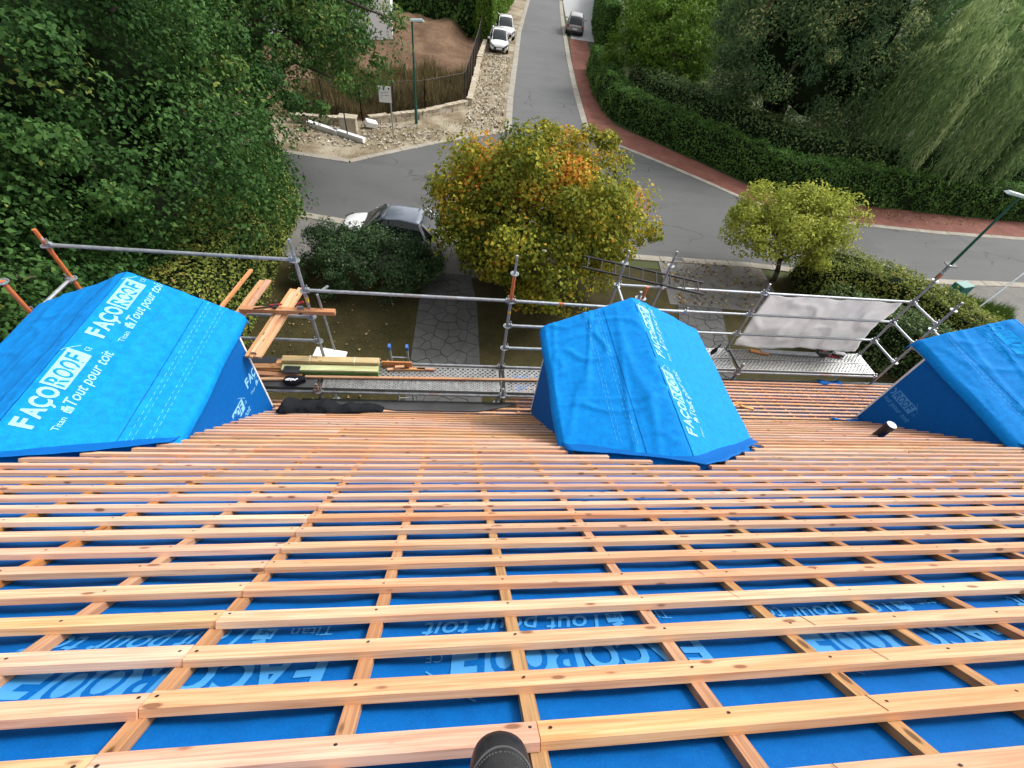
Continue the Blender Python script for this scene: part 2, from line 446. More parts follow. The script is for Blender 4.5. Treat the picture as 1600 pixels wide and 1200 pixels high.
def crown_pts(center, rad, nclump, cr, nleaf, tint_sd=.12, flat=.75, inner=.55, low=-.75, tintfun=None):
    center = np.array(center, float); rad = np.array(rad, float)
    d = unit(nclump * 3); d = d[d[:, 2] > low][:nclump]
    k = len(d)
    r = inner + (1 - inner) * rng.random(k) ** .6
    # lumpy outline
    lump = np.array([1 + .28 * noise.noise(Vector((q * 1.7 + center * .13).tolist())) + .16 * noise.noise(Vector((q * 4.1).tolist())) for q in d])
    spr = rng.random(k) < .10
    r = np.where(spr, .98 + .09 * rng.random(k), r)
    cc = center + d * rad * (r * lump)[:, None]
    C = []; N = []; Tt = []
    for i in range(k):
        q = cr * (.5 + 1.0 * rng.random()) * (.75 if spr[i] else 1)
        e = unit(nleaf)
        rr = (.35 + .65 * rng.random(nleaf) ** .5)[:, None]
        p = cc[i] + e * rr * np.array([q, q, q * flat])
        C.append(p); N.append(e * .7 + d[i] * .5 + np.array([0, 0, .45]))
        base = .42 + tint_sd * rng.normal()
        if tintfun: base = tintfun(cc[i], d[i], base)
        Tt.append(base + .16 * rng.normal(size=nleaf))
    return np.concatenate(C), np.concatenate(N), np.concatenate(Tt), cc

def trunk(parent, base, top, r, targets, mat='bark'):
    mb = MB(); base = Vector(base); top = Vector(top)
    pts = [base.lerp(top, k / 5) + Vector((.08 * math.sin(k * 1.7), .08 * math.cos(k * 2.1), 0)) * r * 4 for k in range(6)]
    mb.path(pts, [r * (1.25 - .14 * k) for k in range(6)], 9)
    for tg in targets:
        tg = Vector(tg); st = pts[random.choice((2, 3, 4, 5))]
        mid = st.lerp(tg, .5) + Vector((0, 0, .12 * (tg - st).length))
        mb.path([st, mid, tg], [r * .45, r * .25, r * .08], 6)
    return mb.build('trunk', mat, parent, smooth=True)

def tree(name, label, cat, base, center, rad, nclump, cr, nleaf, size, mat, r=.18, group=None, core=0, **kw):
    e = empty(name, base); tag(e, label, cat, group)
    lk = {k: kw.pop(k) for k in ('aspect', 'jit', 'droop') if k in kw}
    C, N, T, cc = crown_pts(center, rad, nclump, cr, nleaf, **kw)
    b = np.array(base)
    leaves('crown', C - b, N, size, T, mat, e, **lk)
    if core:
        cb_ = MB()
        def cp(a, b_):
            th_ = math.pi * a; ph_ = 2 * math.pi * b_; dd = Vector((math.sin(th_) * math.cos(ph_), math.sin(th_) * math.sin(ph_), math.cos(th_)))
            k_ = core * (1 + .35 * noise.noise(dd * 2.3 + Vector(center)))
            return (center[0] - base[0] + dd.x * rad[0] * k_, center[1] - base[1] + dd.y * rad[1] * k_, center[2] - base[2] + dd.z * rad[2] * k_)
        cb_.grid(cp, 14, 20); cb_.build('dark_core', 'core', e)  # added dark solid: closes see-through gaps and gives the crown its shaded interior
    idx = rng.permutation(len(cc))[:16]
    tp = Vector(center) - Vector(base)
    trunk(e, (0, 0, -.05), (tp.x, tp.y, tp.z), r, [cc[i] - b for i in idx])
    return e

# ------------------------------------------------------------------ roof frame
TH = math.radians(45.389)
CT, ST, TT = math.cos(TH), math.sin(TH), math.tan(TH)
ROOFZ = 10 - 1 / CT
def RP(u, v, w=0): return Vector((u, v * CT + w * ST, ROOFZ - v * ST + w * CT))
def roof_z(y): return ROOFZ - y * TT
KY = 4.30; KZ = roof_z(KY); KS = .369
KA = math.atan(KS)
def KP(u, s, w=0):   # flared eave: s metres down from the kink, w above the batten tops
    return Vector((u, KY + s * math.cos(KA) + w * math.sin(KA), KZ - s * math.sin(KA) + w * math.cos(KA)))
ROT_ROOF = Matrix.Rotation(-TH, 3, 'X')
ROT_KICK = Matrix.Rotation(-KA, 3, 'X')

# ================================================================== SETTING
sheet('ground', [(-400, -200), (400, -200), (400, 900), (-400, 900)], -.03, 'ground')
sheet('lawn', [(-9, 3), (26, 3), (26, 15.2), (9, 15.2), (-2, 15.6), (-9, 17.0)], -.012, 'lawn')
near_edge = [(-40, 27.0), (-20, 21.3), (-6.6, 17.6), (-1, 16.55), (4, 16.2), (8.7, 16.1), (13, 16.1), (19.2, 15.65), (28, 16.0), (60, 17.5)]
far_r = [(60, 23.6), (31.9, 20.4), (26, 20.3), (21.3, 20.5), (18.3, 21.1), (15.7, 22.1), (13.8, 24.1), (11.7, 26.2), (9.4, 28.3), (7.8, 29.8)]
far_l = [(2.9, 28.7), (-.7, 26.4), (-3.9, 23.8), (-5.4, 22.6), (-8.2, 23.0), (-20, 25.8), (-40, 32)]
sheet('road', near_edge + far_r + far_l, .0, 'asphalt')
side_l = [(2.9, 28.7), (3.5, 35.3), (4.4, 43.6), (5.6, 55.4), (8.2, 74), (13, 112), (30, 180)]
side_r = [(36, 178), (18.5, 110), (12.5, 77), (11.6, 68.5), (10.3, 58), (9.2, 47.7), (8.5, 40.1), (7.8, 29.8)]
sheet('side_road', side_l + side_r, .004, 'asphalt2')
sheet('gravel_verge', [(-20, 26.2), (-8.3, 23.35), (-5.5, 22.95), (-4, 24.2), (-.7, 26.8), (2.6, 28.9), (3.2, 35.3), (4.1, 43.6), (5.4, 55.4), (8.0, 74),
       (5, 76), (2.6, 55), (1.4, 41.5), (.5, 32.4), (-2.4, 29.6), (-5.3, 28.2), (-8.6, 27.3), (-20, 29)], -.008, 'gravel')
sheet('fenced_plot', [(-30, 31), (-8.6, 27.3), (-5.3, 28.2), (-2.4, 29.6), (.5, 32.4), (1.4, 41.5), (2.6, 55), (-2, 60), (-30, 60)], -.016, 'soil')
red_in = [(8.25, 30.0), (9.7, 28.6), (12, 26.5), (14.1, 24.4), (15.9, 22.45), (18.4, 21.45), (21.4, 20.85), (26, 20.65), (31.9, 20.75), (60, 24)]
red_out = [(60, 26.5), (34, 22.7), (27.4, 22.8), (22.9, 23.1), (19.5, 23.2), (17, 23.8), (14.6, 26.8), (11.8, 30), (10.2, 31.8), (9.9, 34.7), (11.2, 44.5), (12.6, 55.6), (10.75, 55.6), (9.75, 47.9), (8.95, 40.1)]
sheet('red_footpath', red_in + red_out, .0, 'redpath')
sheet('parking_bay', [(10.9, 55.5), (13.3, 55.2), (16.5, 72), (20, 90), (16.8, 91), (13.1, 77), (11.9, 66)], .002, 'pale')
sheet('driveway', [(8.6, 15.9), (13.4, 15.8), (13.2, 13.6), (11.6, 12.7), (8.2, 12.9)], -.004, 'drive')
sheet('paved_strip', [(-9, 18.1), (-6.6, 17.4), (-1, 16.35), (2, 16.2), (2, 13.9), (-1.4, 13.8), (-6.0, 14.4), (-9, 15.8)], -.005, 'drive')
sheet('pavement', [(17.5, 15.5), (28, 15.85), (60, 17.2), (60, 9), (24, 9), (20.5, 12.5)], -.006, 'drive')

# kerbs: every slab its own piece
def kerb_run(pts, w, step, name='kerb', z=.02):
    root = bpy.data.objects.new(name, None); link(root); root['kind'] = 'structure'
    cache = {}
    for (x0, y0), (x1, y1) in zip(pts[:-1], pts[1:]):
        L = math.hypot(x1 - x0, y1 - y0); k = max(1, round(L / step)); sl = L / k
        a = math.atan2(y1 - y0, x1 - x0)
        key = round(sl, 2)
        if key not in cache:
            mb = MB(); mb.box((0, 0, 0), (sl - .025, w, .12), ch=.012); cache[key] = mb.mesh('kerb_slab', 'concrete')
        for i in range(k):
            f = (i + .5) / k
            o = bpy.data.objects.new('kerb_slab', cache[key]); link(o, root)
            o.location = (x0 + (x1 - x0) * f, y0 + (y1 - y0) * f, z - .06 + random.uniform(-.006, .006))
            o.rotation_euler = (random.uniform(-.01, .01), 0, a + random.uniform(-.006, .006))
    return root
kerb_run([(-20, 25.95), (-8.25, 23.15), (-5.45, 22.78), (-3.95, 24.05), (-.7, 26.6), (2.75, 28.8)], .34, 1.0)
kerb_run([(2.8, 28.9), (3.35, 35.3), (4.25, 43.6), (5.5, 55.4), (8.1, 74)], .42, 1.5)
kerb_run([(7.98, 29.95), (8.72, 40.1), (9.45, 47.8), (10.55, 58), (11.75, 68.5), (12.8, 77)], .42, 1.5)
kerb_run([(8.0, 29.85), (9.55, 28.45), (11.85, 26.35), (13.95, 24.25), (15.8, 22.28), (18.35, 21.28), (21.35, 20.68), (26, 20.48), (31.9, 20.58), (60, 23.8)], .34, 1.0)
kerb_run([(-9, 18.2), (-6.6, 17.5), (-1, 16.45), (4, 16.08), (8.7, 15.98), (13, 15.98), (19.2, 15.52), (28, 15.88), (44, 16.7)], .4, 1.0)

# crazy paving
def voronoi(poly, pts):
    out = []
    for i, p in enumerate(pts):
        cell = list(poly)
        for j, q in enumerate(pts):
            if i == j: continue
            if (p[0] - q[0]) ** 2 + (p[1] - q[1]) ** 2 > 4: continue
            mx, my = (p[0] + q[0]) / 2, (p[1] + q[1]) / 2; nx, ny = q[0] - p[0], q[1] - p[1]
            nc = []
            for a, b in zip(cell, cell[1:] + cell[:1]):
                da = (a[0] - mx) * nx + (a[1] - my) * ny; db = (b[0] - mx) * nx + (b[1] - my) * ny
                if da <= 0: nc.append(a)
                if da * db < 0:
                    t_ = da / (da - db); nc.append((a[0] + (b[0] - a[0]) * t_, a[1] + (b[1] - a[1]) * t_))
            cell = nc
            if len(cell) < 3: break
        if len(cell) >= 3: out.append(cell)
    return out
def crazy(name, poly, cell):
    root = sheet(name, poly, -.006, 'joint')
    xs = [p[0] for p in poly]; ys = [p[1] for p in poly]; pts = []
    y = min(ys)
    while y < max(ys):
        x = min(xs)
        while x < max(xs):
            q = (x + random.uniform(.05, .95) * cell, y + random.uniform(.05, .95) * cell)
            s_ = 0
            for a, b in zip(poly, poly[1:] + poly[:1]):
                s_ += 1 if (b[0] - a[0]) * (q[1] - a[1]) - (b[1] - a[1]) * (q[0] - a[0]) > 0 else -1
            if abs(s_) == len(poly): pts.append(q)
            x += cell
        y += cell
    for c in voronoi(poly, pts):
        cx = sum(p[0] for p in c) / len(c); cy = sum(p[1] for p in c) / len(c)
        g = .015
        ring = []
        for px, py in c:
            d = math.hypot(px - cx, py - cy); f = max(.3, 1 - g / max(d, .03))
            ring.append(((px - cx) * f, (py - cy) * f))
        h = random.uniform(.004, .016)
        MB().prism(ring, -.03, h).build('paving_stone', 'paver', root, loc=(cx, cy, 0))
    return root
crazy('garden_path', [(-1.45, 5.6), (.85, 5.6), (.72, 12.3), (.5, 14.0), (-1.2, 14.0), (-1.32, 12.3)], .38)
crazy('entrance_path', [(7.35, 8.6), (9.2, 8.6), (10.3, 12.8), (8.5, 12.9)], .38)

# manhole and road repairs
mh = empty('manhole', (9.35, 22.6, .004), .35); tag(mh, 'square framed manhole cover in the grey road', 'manhole')
MB().box((0, 0, 0), (.95, .8, .014)).build('frame', 'asphalt2', mh)
MB().tube((0, 0, .003), (0, 0, .014), .33, n=20).build('lid', 'ironlid', mh)
for k in range(8):
    a = k * math.pi / 4
    MB().box((.2 * math.cos(a), .2 * math.sin(a), .016), (.09, .035, .006), Matrix.Rotation(a, 3, 'Z')).build('tread', 'concrete', mh)
dr = empty('drain_grate', (9.55, 16.02, .02)); tag(dr, 'small iron drain grate in the kerb beside the driveway', 'drain')
MB().box((0, 0, .003), (.5, .3, .012)).build('frame', 'ironlid', dr)
mb = MB()
for k in range(6): mb.box((-.18 + .072 * k, 0, .011), (.03, .22, .008))
mb.build('bar', 'black_metal', dr)

# ================================================================== HOUSE
house = empty('house', (0, 0, 0)); tag(house, 'house under the camera, its steep roof stripped to blue underlay and bare wooden battens', 'house')
MB().box((2.6, -1.0, 1.95), (21.2, 10.4, 3.9)).build('wall', 'wall', house)
MB().box((7.3, 4.7, 1.78), (11.8, 1.0, 3.56)).build('wall', 'wall', house)
X0, X1 = -9.0, 14.0
UW = -.062
u1 = MB()
CX = [-8.27, -7.72, -7.19, -6.66, -6.13, -5.6, -5.07, -4.54, -4.01, -3.48, -2.95, -2.42, -1.89, -1.36, -.832, -.27, .24, .795, 1.305, 1.78, 2.26, 2.73, 3.2, 3.66] + [3.66 + .465 * k for k in range(1, 22)]
def under_w(u, v):
    i = 0
    while i < len(CX) - 2 and CX[i + 1] < u: i += 1
    f = min(1, max(0, (u - CX[i]) / (CX[i + 1] - CX[i])))
    sg = math.sin(math.pi * f)
    cr = 1 - min(1, abs(noise.noise(Vector((u * 1.6 + v * .5, v * 1.1, 2)))) * 8)
    return UW - .016 * sg * (.7 + .5 * noise.noise(Vector((u * .9, v * .8, 7)))) + .004 * sg * cr + .004 * sg * noise.noise(Vector((u * 5, v * 4, 1)))
u1.grid(lambda a, b: RP(X0 + (X1 - X0) * a, -1.0 + (KY / CT + 1.0) * b, under_w(X0 + (X1 - X0) * a, -1.0 + (KY / CT + 1.0) * b)), 420, 70)
u1.build('underlay', 'underlay', house, smooth=True, fixn=False)
lp = MB(); lp.grid(lambda a, b: RP(X0 + (X1 - X0) * a, .985 - .006 * b, under_w(X0 + (X1 - X0) * a, .985) + .003), 420, 1)
lp.build('membrane_lap', 'print_stitch' if False else 'lap', house, fixn=False)
LE, RE = .30, 1.42      # lengths of the flared eave left and right of the step
u2 = MB()
u2.grid(lambda a, b: KP(X0 + (1.05 - X0) * a, (LE + .02) * b - .02, UW), 20, 3)
u2.grid(lambda a, b: KP(1.05 + (X1 - 1.05) * a, (RE + .1) * b - .02, UW), 20, 6)
u2.build('underlay', 'underlay', house, fixn=False)
ry = -1.0 * CT; rz = ROOFZ + 1.0 * ST + UW * CT
u3 = MB(); u3.grid(lambda a, b: (X0 + (X1 - X0) * a, ry + UW * ST - 5.6 * b, rz - 5.6 * b), 4, 4)
u3.build('underlay', 'underlay', house, fixn=False)
MB().prism([(-8.2, 0), (0, 8.0), (5.2, 2.9), (5.2, -.2), (-8.2, -.2)], X0 + .3, X0 + .35, axis=0)

# dormer geometry: name -> ridge(x,z,front y), left eave, right eave
DORM = {
    'left':  dict(r=(-3.87, 6.46, 4.63), l=(-5.08, 5.93, 4.57), e=(-2.78, 5.93, 4.57), inl=.09, inr=.09),
    'mid':   dict(r=(2.40, 6.46, 4.66), l=(1.215, 6.02, 4.50), e=(3.75, 5.72, 4.92), inl=.11, inr=.11),
    'right': dict(r=(8.62, 6.46, 4.66), l=(7.53, 5.88, 4.73), e=(9.75, 5.88, 4.70), inl=.03, inr=.08),
}
def yb(z): return (ROOFZ - z) / TT
def dorm_cut(y):
    cuts = []
    for d in DORM.values():
        yr = yb(d['r'][1]); yl = yb(d['l'][1]); ye = yb(d['e'][1])
        if y < yr - .1: continue
        y = min(y, 9)
        fl = min(1, max(0, (y - yr + .1) / (yl - yr))); fe = min(1, max(0, (y - yr + .1) / (ye - yr)))
        xl = d['r'][0] + (d['l'][0] - d['r'][0]) * fl + (d['inl'] if fl >= 1 else 0)
        xe = d['r'][0] + (d['e'][0] - d['r'][0]) * fe - (d['inr'] if fe >= 1 else 0)
        cuts.append((xl - .02, xe + .02))
    return cuts

# counter battens run down the slope
for x in CX:
    segs = [(-1.0, KY / CT)]
    for d in DORM.values():
        if d['l'][0] + .1 < x < d['e'][0] - .1:
            f = (x - d['r'][0]) / ((d['l'][0] if x < d['r'][0] else d['e'][0]) - d['r'][0])
            zz = d['r'][1] + ((d['l'][1] if x < d['r'][0] else d['e'][1]) - d['r'][1]) * f
            segs = [(-1.0, yb(zz) / CT - .1)]
    for a, b in segs:
        L = b - a; mb = MB(); nseg = 6
        for k in range(1):
            mb.box((0, 0, 0), (.046, L, .03), ch=0)
        o = mb.build('counter_batten', 'counter', house, loc=RP(x + random.uniform(-.006, .006), (a + b) / 2, -.046))
        o.rotation_euler = (-TH, 0, random.uniform(-.003, .003))
for x in [q for q in CX]:
    # shorter spacing on the flare
    pass
kx = X0 + .2
while kx < X1:
    L = (LE if kx < 1.0 else RE + .07)
    o = MB().box((0, 0, 0), (.042, L, .03)).build('counter_batten', 'counter', house, loc=KP(kx, L / 2 - .01, -.046))
    o.rotation_euler = (-KA, 0, 0)
    kx += .43

BT, BW = .030, .065
def batten_mesh(L, seed, w=BW):
    """a sawn batten with a slight bow and uneven arrises, along x"""
    rnd = random.Random(seed); n = max(2, int(L / .55)); mb = MB()
    ph = rnd.uniform(0, 6); am = rnd.uniform(.0005, .0028)
    ch = .0035
    sec = [(-w/2, -BT/2), (-w/2, BT/2 - ch), (-w/2 + ch, BT/2), (w/2 - ch, BT/2), (w/2, BT/2 - ch), (w/2, -BT/2)]
    vs = []
    for k in range(n + 1):
        x = -L/2 + L * k / n
        dy = am * 2.2 * math.sin(ph + x * 1.3) + rnd.uniform(-.0012, .0012); dz = am * math.sin(ph * 2 + x * 1.9) + rnd.uniform(-.0007, .0007)
        vs += [(x, y + dy, z + dz) for y, z in sec]
    fs = []
    for k in range(n):
        for i in range(6):
            a = k * 6 + i; b = k * 6 + (i + 1) % 6; fs.append((a, b, b + 6, a + 6))
    fs += [tuple(range(6))[::-1], tuple(range(n * 6, n * 6 + 6))]
    return mb.add(vs, fs)
def nearest_c(x): return min(CX, key=lambda c: abs(c - x))
screws = MB()
seed = 0
SAW = []
def screw(p, rot):
    a = [rot @ Vector((.0058 * math.cos(t_), .0048 * math.sin(t_), .0012)) + p for t_ in [k * math.pi / 3 for k in range(6)]]
    screws.add(a, [tuple(range(6))])
NROW = 31
for k in range(-5, NROW):
    v = .099 + .197 * k
    y = v * CT
    if y > KY + .02: break
    segs = [(X0, X1)]
    for a, b in dorm_cut(y):
        ns = []
        for s0, s1 in segs:
            if b <= s0 or a >= s1: ns.append((s0, s1)); continue
            if a > s0: ns.append((s0, a))
            if b < s1: ns.append((b, s1))
        segs = ns
    # joints sit on counter battens
    joints = [-.832] if k <= 12 else [random.choice([-.27, .24, -1.36, -1.89])]
    if k == 0: joints.append(.247)
    if k < 0: joints = [nearest_c(-.8 + random.uniform(-.6, .6))]
    if k > 0 and k <= 12: joints += [3.66 + .465 * (2 + (k * 3) % 4)]
    elif k: joints += [3.66 + .465 * random.randint(2, 6)]
    joints += [nearest_c(-4.6 + random.uniform(-.9, .9)), nearest_c(8.0 + random.uniform(-.5, 1.2)), nearest_c(11.5)]
    for s0, s1 in segs:
        js = [s0] + sorted(j for j in set(joints) if s0 + .4 < j < s1 - .4) + [s1]
        for a, b in zip(js[:-1], js[1:]):
            seed += 1
            if (a > 12 and y < .5) or b - a < .08: pass
            a2 = a + (.0015 if a != s0 else random.uniform(-.012, .012)); b2 = b - (.0015 if b != s1 else random.uniform(-.012, .012))
            dv = random.uniform(-.004, .004); ang = random.uniform(-.0012, .0012)
            o = batten_mesh(b2 - a2, seed).build('batten', 'batten', house, loc=RP((a2 + b2) / 2, v - BW / 2 + dv, -BT / 2 + random.uniform(-.001, .001)))
            o.rotation_euler = (Matrix.Rotation(-TH, 3, 'X') @ Matrix.Rotation(ang, 3, 'Z')).to_euler()
            if k < 12:
                for c in CX:
                    if a2 + .02 < c < b2 - .02 or abs(c - a2) < .02 or abs(c - b2) < .02:
                        for cc in ([c] if (c - a2 > .03 and b2 - c > .03) else [a2 + .025] if abs(c - a2) <= .03 else [b2 - .025]):
                            screw(RP(cc + random.uniform(-.008, .008), v - BW * random.uniform(.35, .62) + dv, .0006), ROT_ROOF)
# flared eave battens
NK = 12
for j in range(NK):
    s_ = .05 + j * (RE - .06) / (NK - 1)
    segs = [(1.1 if s_ > LE else X0, X1)]
    if s_ <= LE: segs = [(X0, -5.0), (-2.8, 1.35), (3.62, 7.5), (9.6, X1)] if s_ < .12 else [(X0, X1)]
    else: segs = [(.55 + .11 * j, X1)]
    for s0, s1 in segs:
        js = [s0] + sorted(q for q in (4.4 + random.uniform(0, .6), 8.2 + random.uniform(0, .6), 11.5, -4.5) if s0 + .4 < q < s1 - .4) + [s1]
        for a, b in zip(js[:-1], js[1:]):
            seed += 1
            o = batten_mesh(b - a - .003, seed, .052).build('batten', 'batten', house, loc=KP((a + b) / 2, s_, -BT / 2 + random.uniform(-.001, .001)))
            o.rotation_euler = (-KA, 0, 0)
sc_o = screws.build('screw_head', 'black_metal', house, fixn=False); sc_o['kind'] = 'stuff'

# pencil cut marks on the battens at the right
pm = MB()
for k, u in ((1, 1.50), (2, 1.40), (0, 1.28), (3, 1.22), (4, 1.18), (-1, .98)):
    v = .099 + .197 * k
    pts = [RP(u + a, v - BW * b, .0025) for a, b in ((0, 1.0), (.003, 1.0), (-.012, .03), (-.015, .03))]
    pm.add(pts, [(0, 1, 2, 3)])
pm.build('pencil_mark', 'black_metal', house, fixn=False)

# dark sheet laid over the lower eave on the left, and eave gutter
gs = MB()
poly = [(-2.45, .30), (-1.85, .145), (-1.2, .09), (-.9, .03), (.353, .035), (.535, .08), (.80, .18), (1.07, .285), (.99, .33), (-2.45, .335)]
n_ = len(poly)
top_ = [KP(u, s_, .022) for u, s_ in poly]; bot = [KP(u, s_, .006) for u, s_ in poly]
gs.add(top_ + bot, [tuple(range(n_)), tuple(range(n_, 2 * n_))[::-1]] + [(i, (i + 1) % n_, n_ + (i + 1) % n_, n_ + i) for i in range(n_)])
g_o = gs.build('eave_sheet', 'lead', house)
def gutter(x0, x1, s_, nm='gutter'):
    mb = MB(); c = KP(0, s_, -.12); N = 9
    def P(a, b):
        an = math.pi * (1 + b); return (x0 + (x1 - x0) * a, c.y + .07 + .065 * math.cos(an), c.z + .065 * math.sin(an))
    mb.grid(P, 12, N); o = mb.build(nm, 'galv_worn', house, smooth=True, fixn=False); mod_solid(o, .004); return o
gutter(1.1, X1, RE + .12)
# loose blue flap at the end of the eave
fl = MB(); fl.grid(lambda a, b: KP(7.75 + .55 * a, 1.38 + .22 * b, -.02 + .05 * math.sin(3.1 * b) + .02 * math.sin(a * 7)), 8, 5)
mod_solid(fl.build('underlay_flap', 'underlay', house, smooth=True, fixn=False), .003)
fl = MB(); fl.grid(lambda a, b: KP(6.9 + .55 * a, -.03 + .1 * b * (1 - .6 * a), .015 + .02 * math.sin(6 * a + 2 * b)), 8, 4)
mod_solid(fl.build('underlay_flap', 'underlay', house, smooth=True, fixn=False), .003)

# ------------------------------------------------------------------ printed lettering
_tc = {}
def text2d(s_, size, shear=0, bold=0.0, fine=.05):
    key = (s_, size, shear, bold)
    if key in _tc: return _tc[key]
    cu = bpy.data.curves.new('txt', 'FONT'); cu.body = s_; cu.size = size; cu.shear = shear; cu.offset = bold; cu.resolution_u = 3
    cu.fill_mode = 'FRONT'
    ob = bpy.data.objects.new('txt', cu); COL.objects.link(ob)
    dg = bpy.context.evaluated_depsgraph_get(); dg.update()
    me = bpy.data.meshes.new_from_object(ob.evaluated_get(dg))
    bpy.data.objects.remove(ob); bpy.data.curves.remove(cu)
    bm = bmesh.new(); bm.from_mesh(me); bmesh.ops.triangulate(bm, faces=bm.faces)
    for _ in range(3):
        ed = [e for e in bm.edges if e.calc_length() > fine]
        if not ed: break
        bmesh.ops.subdivide_edges(bm, edges=ed, cuts=1); bmesh.ops.triangulate(bm, faces=bm.faces)
    bm.verts.index_update()
    V = [(q.co.x, q.co.y) for q in bm.verts]; F = [[q.index for q in f.verts] for f in bm.faces]
    bm.free(); bpy.data.meshes.remove(me)
    _tc[key] = (V, F); return _tc[key]
def fit_text(s_, x, y, w, h, shear=0, bold=0):
    V, F = text2d(s_, 1.0, shear, bold, .12)
    xs = [q[0] for q in V]; ys = [q[1] for q in V]; a, b = min(xs), max(xs)
    base = 0; hh = max(ys)
    return [(x + (q[0] - a) / (b - a) * w, y + q[1] / hh * h) for q in V], F
def grid2d(x0, y0, x1, y1, sk=0, nx=8, ny=3):
    V = [(x0 + (x1 - x0) * i / nx + sk * j / ny, y0 + (y1 - y0) * j / ny) for i in range(nx + 1) for j in range(ny + 1)]
    F = [[i * (ny + 1) + j, (i + 1) * (ny + 1) + j, (i + 1) * (ny + 1) + j + 1, i * (ny + 1) + j + 1] for i in range(nx) for j in range(ny)]
    return V, F
def stroke2d(a, b, w):
    dx, dy = b[0] - a[0], b[1] - a[1]; L = math.hypot(dx, dy); nx, ny = -dy / L * w / 2, dx / L * w / 2
    n = 6; V = []
    for i in range(n + 1):
        px, py = a[0] + dx * i / n, a[1] + dy * i / n; V += [(px + nx, py + ny), (px - nx, py - ny)]
    return V, [[2 * i, 2 * i + 1, 2 * i + 3, 2 * i + 2] for i in range(n)]
def logo():
    """(layer, verts, faces): 0 = pale print, 1 = blue knocked out of it; about 1 m long, F starts at 0, base line 0"""
    L = []
    for i, ch in enumerate('FA'): L.append((0, *fit_text(ch, .0 + .115 * i + (.0 if i == 0 else -.005), 0, .095 if i == 0 else .12, .15, 0, .035)))
    L.append((0, *fit_text('C', .228, 0, .105, .15, 0, .035)))
    L.append((0, *stroke2d((.285, -.002), (.272, -.035), .02))); L.append((0, *stroke2d((.278, -.033), (.258, -.038), .016)))
    L.append((0, *fit_text('O', .34, 0, .12, .15, 0, .035)))
    L.append((0, *grid2d(.468, -.022, .93, .172, .012)))
    for i, ch in enumerate('ROOF'): L.append((1, *fit_text(ch, .492 + .107 * i, 0, .095 if ch != 'F' else .085, .15, .12, .02)))
    L.append((0, *stroke2d((.94, .172), (1.02, .10), .007))); L.append((0, *stroke2d((.945, .175), (.86, .24), .007)))
    L.append((0, *fit_text('CE', .965, .015, .06, .045)))
    L.append((0, *fit_text('Tout pour toit', .33, -.16, .72, .10, .32, .008)))
    L.append((0, *grid2d(.235, -.165, .305, -.105, .006, 3, 2))); L.append((0, *stroke2d((.255, -.098), (.295, -.085), .022)))
    L.append((1, *fit_text('kg', .25, -.15, .04, .03)))
    L.append((0, *fit_text('Titan', .03, -.165, .155, .05, 0, .006)))
    return L
LOGO = [((3 if min(q[0] for q in V) > .85 else 0) if max(q[1] for q in V) > -.06 else 2 if max(q[0] for q in V) < .2 else 1, l_, V, F) for l_, V, F in logo()]
def put_logo(parent, fn, mats, keep=None):
    """fn(x, y, layer) -> point, or None where it would run off"""
    for part in (0, 1, 2, 3): put_line(parent, fn, mats, part)
def put_line(parent, fn, mats, part):
    mb = MB()
    for pt, layer, V, F in LOGO:
        if pt != part: continue
        P = [fn(x, y, layer) for x, y in V]
        FF = [f for f in F if all(P[i] is not None for i in f)]
        if not FF: continue
        used = sorted({i for f in FF for i in f}); mp = {i: k for k, i in enumerate(used)}
        mb.cur = layer; mb.add([P[i] for i in used], [[mp[i] for i in f] for f in FF])
    if not mb.f: return None
    return mb.build('lettering', mats, parent, fixn=False)
for ux in (-3.1, -1.75, -.40, .95, 2.30, 3.65):
    put_logo(house, lambda x, y, l, ux=ux: RP(ux - x, .50 - y * 1.02, under_w(ux - x, .50 - y * 1.02) + .0035 + .0012 * l), ['print', 'underlay'])

